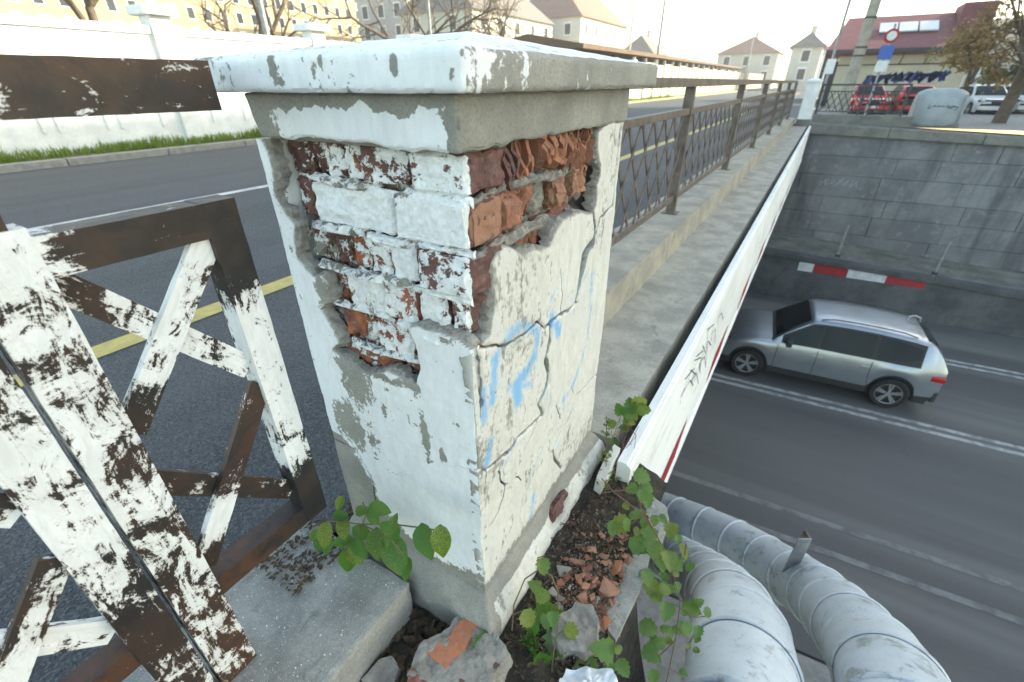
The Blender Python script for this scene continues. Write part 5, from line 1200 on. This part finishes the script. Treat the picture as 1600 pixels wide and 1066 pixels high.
# ================================================================== far side of the upper road: white wall
WX = -11.8
wl = thing('boundary_wall', 'long whitewashed boundary wall with capped pillars behind the grass strip', 'wall', (WX, 8, 0))
ps = [5.85+3.78*i for i in range(-4, 9)]
for i, y in enumerate(ps):
    m = MB(); m.box(WX-.2, WX+.2, y-.2, y+.2, 0, 2.34); pp = m.build('pillar', A['white'], wl, bevel=.015)
    m = MB(); m.box(WX-.33, WX+.33, y-.33, y+.33, 2.34, 2.5); o = m.build('cap', A['white'], pp, bevel=.03); o.location = (0, 0, 0)
    if i < len(ps)-1:
        y1 = ps[i+1]; m = MB(); m.box(WX-.1, WX+.1, y+.2, y1-.2, 0, 2.02); m.build('panel', A['white'], wl)
        m = MB(); m.box(WX-.15, WX+.15, y+.2, y1-.2, 2.02, 2.16); m.build('coping', A['white'], wl, bevel=.02)
        for k in range(3):
            m = MB(); a = y+.5+k*.98; m.box(WX+.098, WX+.125, a, a+.8, 1.15, 1.2); m.box(WX+.098, WX+.125, a, a+.05, .4, 1.15); m.box(WX+.098, WX+.125, a+.75, a+.8, .4, 1.15); m.build('raised_moulding', A['white'], wl)
# concrete panel fence and platform roof further on
cream = simple('cream_panel', (.62, .56, .44), (.52, .47, .38), 1.2, .85)
pf_ = thing('panel_fence', 'cream concrete panel fence with dark posts beside the railway platform', 'fence', (-11.6, 70, 0))
for i in range(44):
    y = 36.6+i*2.6; x = -11.8+.012*(y-36)
    m = MB(); m.box(x-.05, x+.05, y+.08, y+2.52, .05, 2.35+.1*(i % 2)); m.build('panel', cream, pf_)
    m = MB(); m.box(x-.09, x+.09, y-.08, y+.08, 0, 2.7); m.build('post', A['plinth_far'], pf_)
cn = thing('platform_canopy', 'long low brown platform roof behind the cream fence', 'canopy', (-18, 90, 0))
m = MB(); m.add([(-14.6, 34, 3.45), (-14.6, 230, 3.9), (-19, 230, 4.6), (-19, 34, 4.2), (-23, 34, 3.45), (-23, 230, 3.9), (-14.6, 34, 3.2), (-14.6, 230, 3.65), (-23, 34, 3.2), (-23, 230, 3.65)], [(0, 1, 2, 3), (3, 2, 5, 4), (6, 7, 1, 0), (6, 8, 9, 7), (0, 3, 4, 8, 6)])
m.build('roof', simple('canopy_brown', (.12, .07, .045), (.17, .1, .06), 2, .8), cn)
for i in range(24):
    y = 36+i*8; m = MB(); m.box(-16.2, -16.0, y, y+.2, 0, 3.4); m.build('column', A['dark_steel'], cn)
# ------------------------------------------------------------------ buildings
def building(name, label, x0, x1, y0, y1, h, wallm, floors, cols, win=(1.1, 1.7), base=1.2, faces='E', roof=None, frame=None, rh=3., ridge='Y'):
    t = thing(name, label, 'building', ((x0+x1)/2, (y0+y1)/2, 0)); m = MB(); m.box(x0, x1, y0, y1, -.5, h); m.build('wall', wallm, t)
    fm = frame or A['white']; fl = (h-base)/floors
    ww, wh = win; m = MB(); m.box(0, .1, 0, ww, 0, wh); gl = m.mesh('window', A['glass'])
    m = MB(); m.box(0, .16, -.15, ww+.15, wh, wh+.28); m.box(0, .16, -.15, 0, 0, wh); m.box(0, .16, ww, ww+.15, 0, wh); m.box(0, .22, -.2, ww+.2, -.2, 0); sr = m.mesh('surround', fm)
    def win_at(px, py, pz, rz):
        o = bpy.data.objects.new('window', gl); COL.objects.link(o); o.parent = t; o.location = Vector((px, py, pz))-t.location; o.rotation_euler = (0, 0, rz)
        s_ = bpy.data.objects.new('surround', sr); COL.objects.link(s_); s_.parent = o
    for f in range(floors):
        z = base+f*fl+.25*fl
        if 'E' in faces:
            n = cols; st = (y1-y0)/n
            for k in range(n): win_at(x1-.04, y0+st*(k+.5)-ww/2, z, 0)
        if 'S' in faces:
            n = max(1, int((x1-x0)/((y1-y0)/cols))); st = (x1-x0)/n
            for k in range(n): win_at(x0+st*(k+.5)-ww/2, y0+.04, z, -math.pi/2)
    if roof:
        m = MB(); e = .5; xm, ym = (x0+x1)/2, (y0+y1)/2
        if ridge == 'Y': vs = [(x0-e, y0-e, h), (x1+e, y0-e, h), (x1+e, y1+e, h), (x0-e, y1+e, h), (xm, y0+(x1-x0)*.35, h+rh), (xm, y1-(x1-x0)*.35, h+rh)]; fs = [(0, 1, 4), (1, 2, 5, 4), (2, 3, 5), (3, 0, 4, 5), (3, 2, 1, 0)]
        else: vs = [(x0-e, y0-e, h), (x1+e, y0-e, h), (x1+e, y1+e, h), (x0-e, y1+e, h), (x0+1, ym, h+rh), (x1-1, ym, h+rh)]; fs = [(0, 1, 5, 4), (1, 2, 5), (2, 3, 4, 5), (3, 0, 4), (3, 2, 1, 0)]
        m.add(vs, fs); ro = m.build('roof', roof, t)
        m = MB(); m.box(xm-.4, xm+.4, ym+2, ym+2.8, h+rh*.4, h+rh+1.2); m.build('chimney', wallm, ro).location = (0, 0, 0)
    return t
ochre = simple('ochre_render', (.48, .36, .19), (.40, .31, .18), .15, .85); palew = simple('pale_render', (.62, .58, .5), (.52, .5, .44), .2, .85)
tile_r = simple('red_roof_tile', (.26, .135, .10), (.2, .11, .09), 1.5, .85); tile_g = simple('grey_roof_tile', (.14, .13, .125), (.19, .16, .14), 1.5, .85)
building('yellow_building', 'huge ochre building with rows of white framed windows behind the white wall', -135, -112, 20, 112, 26, ochre, 7, 27, (1.3, 1.9), 1., 'E')
building('grey_building', 'pale grey building with tall window bays behind bare trees', -92, -78, 88, 122, 24, simple('grey_render', (.42, .41, .4), (.34, .33, .33), .3, .85), 6, 9, (1.6, 2.2), 1., 'ES')
building('grey_roof_house', 'pale house with grey hipped roof and dormer beyond the wall', -60, -46, 66, 92, 10.5, palew, 3, 5, (1.2, 1.7), 1., 'ES', tile_g, rh=6.5)
building('red_roof_house', 'cream house with steep red tiled roof near the platform', -58, -42, 96, 122, 12., palew, 3, 5, (1.2, 1.7), 1., 'ES', tile_r, rh=7.5)
building('white_villa', 'white house with dark red hipped roof far along the road', -20.5, -9, 120, 134, 6.2, palew, 2, 4, (1.1, 1.6), .6, 'ES', tile_r, rh=3.2)
building('far_block', 'far pale block closing the road in the distance', -9, 4, 205, 230, 9, palew, 3, 5, (1.4, 1.7), 1, 'S', tile_g, rh=3)
building('grey_gable_house', 'small house with a dark glazed gable behind the platform roof', -40, -32, 112, 124, 6., palew, 2, 3, (1.2, 1.4), 1., 'ES', tile_g, rh=4.0)
for x, y, h, r_, lab in ((-13.0, 15.9, 9, .05, 'slim white lamp post rising behind the white wall'), (-13.4, 6.6+2.8, 9, .07, 'slim pale lamp post behind the second wall pillar'), (-15, 54, 12, .12, 'tall concrete catenary mast beside the platform roof'), (-22, 66, 13, .14, 'yellowish lattice mast in front of the red roofed house'), (-10.5, 88, 9, .09, 'thin pole standing beside the far panel fence')):
    t = thing('mast', lab, 'mast', (x, y, 0)); m = MB(); m.tube([(x, y, -.1), (x, y, h*.5), (x, y, h)], [r_*1.2, r_, r_*.8], 10); m.build('shaft', cream if h > 12 else A['galv'], t, smooth=True)
    m = MB(); m.bar((x, y, h-.1), (x+1.4, y, h+.15), .06, .06, (0, 0, 1)); m.build('arm', A['galv'], t)
# ------------------------------------------------------------------ bare trees
bark = simple('bark', (.16, .12, .085), (.1, .075, .055), 6, .9, .6, .02)
def bare_tree(x, y, h, seed, label, leaves=None, z0=0., lean=(0, 0), depth=5, n_leaf=0, lsz=.05, r0=.02, droop=.0):
    q = random.Random(seed); t = thing('bare_tree' if not leaves else 'autumn_tree', label, 'tree', (x, y, z0)); m = MB(); tips = []; tr = MB()
    def grow(p, d, l, r, k, mb):
        pts = [p]; e = p
        for s_ in range(3): d = (d+Vector((q.gauss(0, .09), q.gauss(0, .09), q.gauss(.02, .05)-droop*(5-k)*.02))).normalized(); e = e+d*l/3; pts.append(e)
        mb.tube(pts, [r, r*.88, r*.78, r*.68], 7 if k > 3 else 4, cap=False)
        if k <= 2: tips.extend(pts[1:])
        if k == 0: return
        for b in range(q.choice((2, 3, 3)) if k < depth else 4):
            an = q.random()*6.28; o = d.orthogonal().normalized(); o = Matrix.Rotation(an, 3, d) @ o; nd = (d*.75+o*q.uniform(.35, .8)).normalized()
            grow(pts[q.choice((1, 2, 3))] if b else pts[-1], nd, l*q.uniform(.6, .82), r*.6, k-1, m)
    grow(Vector((x, y, z0-.1)), Vector((lean[0], lean[1], 1)).normalized(), h*.36, h*r0, depth, tr)
    tr.build('trunk', bark, t, smooth='all', recalc=False); 
    if leaves:
        f = MB()
        for k in range(n_leaf):
            c = q.choice(tips)+Vector((q.gauss(0, .12), q.gauss(0, .12), q.gauss(-.05, .12))); d = Vector((q.gauss(0, 1), q.gauss(0, 1), q.gauss(-.4, .7))).normalized(); s_ = d.orthogonal().normalized()*lsz*.45; l = lsz*q.uniform(.7, 1.4)
            f.add([c, c+d*l*.5+s_, c+d*l, c+d*l*.5-s_], [(0, 1, 2, 3)])
        m.build('branches', bark, t, smooth='all', recalc=False); f.build('crown', leaves, t, recalc=False)
    else: m.build('crown', bark, t, smooth='all', recalc=False)
    return t
for i, (x, y, h) in enumerate(((-22, 9, 10), (-26, 17.5, 11), (-19.5, 24, 9), (-30, 33, 12), (-28, 46, 11), (-34, 58, 12), (-40, 72, 12), (-24, 5, 10))):
    bare_tree(x, y, h, 30+i, ('spreading bare tree above the left end of the white wall', 'forked bare tree before the ochre windows', 'small bare tree just behind the wall pillars', 'tall bare tree before the ochre facade end', 'bare tree before the pale grey building', 'bare tree beside the grey roofed house', 'bare tree between grey building and grey roofed house', 'bare tree at the start of the white wall')[i], depth=5)
# ================================================================== beyond the underpass: bollard pillar, fence, mast, signs
t = thing('end_pillar', 'small white pillar with dark foot at the far end of the lattice railing', 'pillar', (-.2, 17.3, 0))
def frustum(m, x, y, z0, z1, a0, a1): m.add([(x+sx*a, y+sy*a, z) for z, a in ((z0, a0), (z1, a1)) for sx, sy in ((-1, -1), (1, -1), (1, 1), (-1, 1))], [(3, 2, 1, 0), (4, 5, 6, 7), (0, 1, 5, 4), (1, 2, 6, 5), (2, 3, 7, 6), (3, 0, 4, 7)])
m = MB(); frustum(m, -.2, 17.3, .18, 1.12, .17, .16); m.build('shaft', A['white'], t, bevel=.012)
m = MB(); frustum(m, -.2, 17.3, -.1, .18, .19, .18); m.build('foot', A['coping'], t)
m = MB(); frustum(m, -.2, 17.3, 1.12, 1.17, .20, .21); frustum(m, -.2, 17.3, 1.17, 1.23, .21, .08); m.build('cap', A['white'], t)
t = thing('lattice_fence', 'short dark steel lattice fence above the retaining wall', 'fence', (1.1, 19.2, 0)); DS = A['dark_steel']
for z_, h_ in ((1.03, .05), (.86, .03), (.30, .03)): m = MB(); m.box(.02, 2.3, 19.18, 19.22, z_, z_+h_); m.build('rail', DS, t)
for x in (.05, 1.18, 2.28): m = MB(); m.box(x-.03, x+.03, 19.17, 19.23, -.1, 1.05); m.build('post', DS, t)
for k in range(14):
    for s_ in (1, -1):
        x0 = -.05+k*.18; x1 = x0+.3; a, b = (x0, x1) if s_ > 0 else (x1, x0)
        if min(a, b) < .03 or max(a, b) > 2.27: continue
        m = MB(); m.bar((a, 19.2+.008*s_, .32), (b, 19.2+.008*s_, .86), .012, .026, (0, 1, 0)); m.build('lattice_bar', DS, t)
m = MB(); m.box(0, 2.6, 19.0, 19.45, -.1, .22); m.build('fence_plinth', A['coping'], t)
t = thing('concrete_mast', 'thick grey concrete lamp mast behind the dark lattice fence', 'mast', (.86, 22.4, 0)); m = MB(); m.tube([(.86, 22.4, -.2), (.85, 22.4, 3), (.84, 22.4, 9)], [.2, .165, .12], 20); m.build('shaft', A['plinth_far'], t, smooth=True)
m = MB()
for z_ in (1.9, 2.15, 3.0): m.tube([(.856, 22.4, z_), (.856, 22.4, z_+.05)], .19, 20)
m.build('clamp_band', A['dark_steel'], t)
t = thing('thin_pole', 'thin grey pole with a bracket lamp left of the concrete mast', 'pole', (.1, 24, 0)); m = MB(); m.tube([(.1, 24, -.3), (.12, 24, 7)], .05, 10); m.build('shaft', A['galv'], t)
m = MB(); m.box(-.05, .25, 23.9, 24.1, 1.4, 1.9); m.build('junction_box', A['white'], t)
t = thing('sign_post', 'pale post with a red and white round sign over a blue sign', 'sign', (1.55, 21.5, 0)); m = MB(); m.tube([(1.55, 21.5, -.1), (1.55, 21.5, 2.75)], .035, 10); m.build('post', A['galv'], t)
def disc(x, y, z, r_, mt, nm, dy): m = MB(); m.tube([(x, y+dy, z), (x, y+dy+.02, z)], r_, 24); return m.build(nm, mt, t)
disc(1.55, 21.45, 2.42, .2, A['red_paint'], 'round_sign', -.02); disc(1.55, 21.42, 2.42, .13, A['white_paint'], 'round_sign_face', -.02)
m = MB(); m.box(1.36, 1.74, 21.43, 21.45, 1.78, 2.16); m.build('blue_sign', plain('blue_sign_paint', (.03, .1, .4), .4), t)
m = MB(); m.box(1.38, 1.72, 21.43, 21.45, 1.42, 1.74); m.build('supplementary_plate', A['white_paint'], t)
# recycling container with sprayed tag
t = thing('grit_container', 'grey rounded container with black sprayed tag standing on the wall top', 'container', (3.25, 20.4, -.08))
m = MB(); pr = [(-.40, 0), (-.46, .25), (-.44, .6), (-.36, .85), (-.18, .98), (0, 1.02), (.18, .98), (.36, .85), (.44, .6), (.46, .25), (.40, 0)]; vs = []; fs = []; NX = 9
for i in range(NX):
    u = i/(NX-1); x = 2.66+1.2*u; k = 1-.12*abs(u*2-1)**4
    vs += [(x, 20.4+a*k, .02+b*k-.08) for a, b in pr]
    if i:
        for q in range(10): fs.append(((i-1)*11+q, (i-1)*11+q+1, i*11+q+1, i*11+q))
fs += [tuple(range(11)), tuple(88+k for k in range(10, -1, -1))]; m.add(vs, fs); m.build('shell', simple('container_grey', (.33, .37, .38), (.26, .29, .3), 2, .5), t, smooth=True)
m = MB(); m.box(2.62, 3.9, 20.0, 20.8, -.1, .02); m.build('base', A['coping'], t, bevel=.02)
m = MB()
for k in range(2): x = 2.72+1.08*k; m.tube([(x, 19.98, .0), (x, 19.93, .25), (x, 19.95, .55), (x, 20.05, .8)], .022, 8)
m.build('rib', A['galv'], t)
def tg(rg, k):
    x0 = 2.95+k*.11; a = rg.random()*6.28; return [Vector((x0+.045*i+.06*math.sin(i*2+a), 19.955, .44+.075*math.sin(i*2.2+a))) for i in range(5)]
scrib(t, 4, 6, tg, .022, (0, -1, 0), A['black_ink'])
# parked cars
for args in (('parked_car', 'red hatchback facing the street behind the dark lattice fence', (2.25, 34.6, -.46), R(-80), A['redcar'], False, 3.9, 1.68, 1.48), ('parked_car', 'red hatchback with its rear to the street left of the grey container', (4.25, 35.4, -.47), R(95), A['redcar'], False, 3.9, 1.68, 1.5),
             ('parked_car', 'pale car facing the street behind the grey container', (7.75, 37.5, -.5), R(-82), A['whitecar'], False, 4.2, 1.72, 1.5), ('parked_car', 'dark roofed pale car beside the big tree trunk', (9.5, 38.8, -.5), R(-80), A['whitecar'], False, 4.3, 1.75, 1.5)): make_car(*args)
# house with red roof, canopy frame and sprayed wall
h = thing('red_roof_workshop', 'low cream workshop with wine red roof, skylights and sprayed front', 'building', (4, 44, -.4)); winer = simple('wine_red_tile', (.22, .07, .075), (.16, .055, .06), 2.5, .7)
m = MB(); m.box(.6, 7.4, 42.2, 50, -.5, 2.6); m.build('wall', simple('workshop_cream', (.6, .55, .42), (.5, .46, .36), .8, .85), h)
m = MB(); m.prism([(-.3, 41.2, 2.95), (8.0, 41.2, 2.95), (8.0, 45.6, 5.0), (.5, 45.6, 5.0)], (0, 0, -.12), (0, 0, 0)); m.prism([(.5, 45.62, 5.0), (8.0, 45.62, 5.0), (8.0, 51, 2.6), (-.3, 51, 2.6)], (0, 0, -.12), (0, 0, 0)); rf_ = m.build('roof', winer, h)
m = MB(); m.box(6.3, 7.9, 43.5, 46.2, 4.1, 5.3); m.build('raised_roof', winer, rf_).location = (0, 0, 0)
for k in range(3):
    m = MB(); x = 2.35+k*1.05; m.prism([(x, 43.0, 3.83), (x+.95, 43.0, 3.83), (x+.95, 44.2, 4.39), (x, 44.2, 4.39)], (0, -.02, .05), (0, -.05, .12)); m.build('skylight', A['lamp_clear'], rf_).location = (0, 0, 0)
m = MB(); m.box(-.3, 8.1, 41.0, 41.2, 2.72, 2.92); m.build('gutter', A['dark_steel'], h)
for k in range(7): m = MB(); x = .2+k*1.25; m.bar((x, 41.1, 2.75), (x, 42.25, 2.1), .05, .05, (1, 0, 0)); m.build('bracket', A['dark_steel'], h)
m = MB(); m.box(-.2, 7.9, 42.1, 42.19, 2.05, 2.12); m.build('canopy_rail', A['dark_steel'], h)
for x in (-.2, 7.7): m = MB(); m.box(x-.09, x+.09, 41.2, 41.4, -.5, 2.8); m.build('canopy_post', A['dark_steel'], h)
m = MB(); m.box(.0, .58, 42.3, 43.5, -.5, 2.3); m.build('doorway', A['plastic'], h)
def sp(rg, k):
    x0 = 2.3+k*.45; a = rg.random()*6.28; return [Vector((x0+.13*i+.2*math.sin(i*1.8+a), 42.19, 1.25+.30*math.sin(i*2.1+a)+.1*k/6)) for i in range(7)]
scrib(h, 14, 9, sp, .22, (0, -1, 0), A['blue_ink'])
building('side_house', 'pale grey house standing far left of the wine red roof', -5.2, -1.2, 92, 102, 5.6, palew, 2, 2, (1, 1.4), .8, 'S', tile_g, rh=2.)
brown = m_leaf('brown_leaf', (.28, .14, .05), (.22, .1, .035), (.4, .25, .1))
bare_tree(4.75, 27.0, 4.4, 77, 'small tree with clinging brown autumn leaves beside the workshop', brown, -.4, (.05, 0), 5, 2600, .12, .022)
bare_tree(6.75, 28.5, 9.5, 78, 'big tree trunk with a few brown leaves beside the parked cars', brown, -.4, (.03, .0), 5, 900, .12, .026)
bare_tree(13.5, 47, 8, 79, 'bare tree behind the parked pale cars', None, -.4, (0, 0), 5)
evg = m_leaf('evergreen_leaf', (.03, .06, .025), (.025, .05, .02))
bare_tree(14.6, 52, 7.5, 80, 'dark evergreen tree at the edge of the car park', evg, -.4, (0, 0), 4, 5200, .28, .02).name = 'evergreen_tree'
building('car_park_house', 'low pale house behind the parked cars', 11, 26, 62, 74, 4.0, palew, 1, 4, (1.2, 1.4), .8, 'S', tile_g, rh=2.2, ridge='X')
# dark soil-coloured sheet added in place of the shaded void under the vine
m = MB(); vs = []; fs = []
for i in range(13):
    for j in range(25): x = -.17+.34*i/12; y = -.6+1.72*j/24; vs.append((x, y, -.26-1.5*(i/12)**.8))
for i in range(12):
    for j in range(24): fs.append((i*25+j, (i+1)*25+j, (i+1)*25+j+1, i*25+j+1))
v = np.array(vs); v[:, 2] += fbm(v, 9, 3, 2)*.04; m.add(v, fs); m.build('dark_void_sheet', A['soil'], smooth='all', kind='structure')
# ================================================================== hazy air
m = MB(); m.box(-140, 60, -30, 236, -6.2, 40)
hz = bpy.data.materials.new('air'); hz.use_nodes = True; n_ = hz.node_tree; n_.nodes.remove(n_.nodes['Principled BSDF'])
pv_ = n_.nodes.new('ShaderNodeVolumePrincipled'); pv_.inputs['Color'].default_value = (.95, .96, 1, 1); pv_.inputs['Density'].default_value = .0014; pv_.inputs['Anisotropy'].default_value = .35
n_.links.new(pv_.outputs[0], n_.nodes['Material Output'].inputs['Volume'])
m.build('haze', hz, kind='stuff', label='thin bright haze over the road and the far houses', cat='haze')
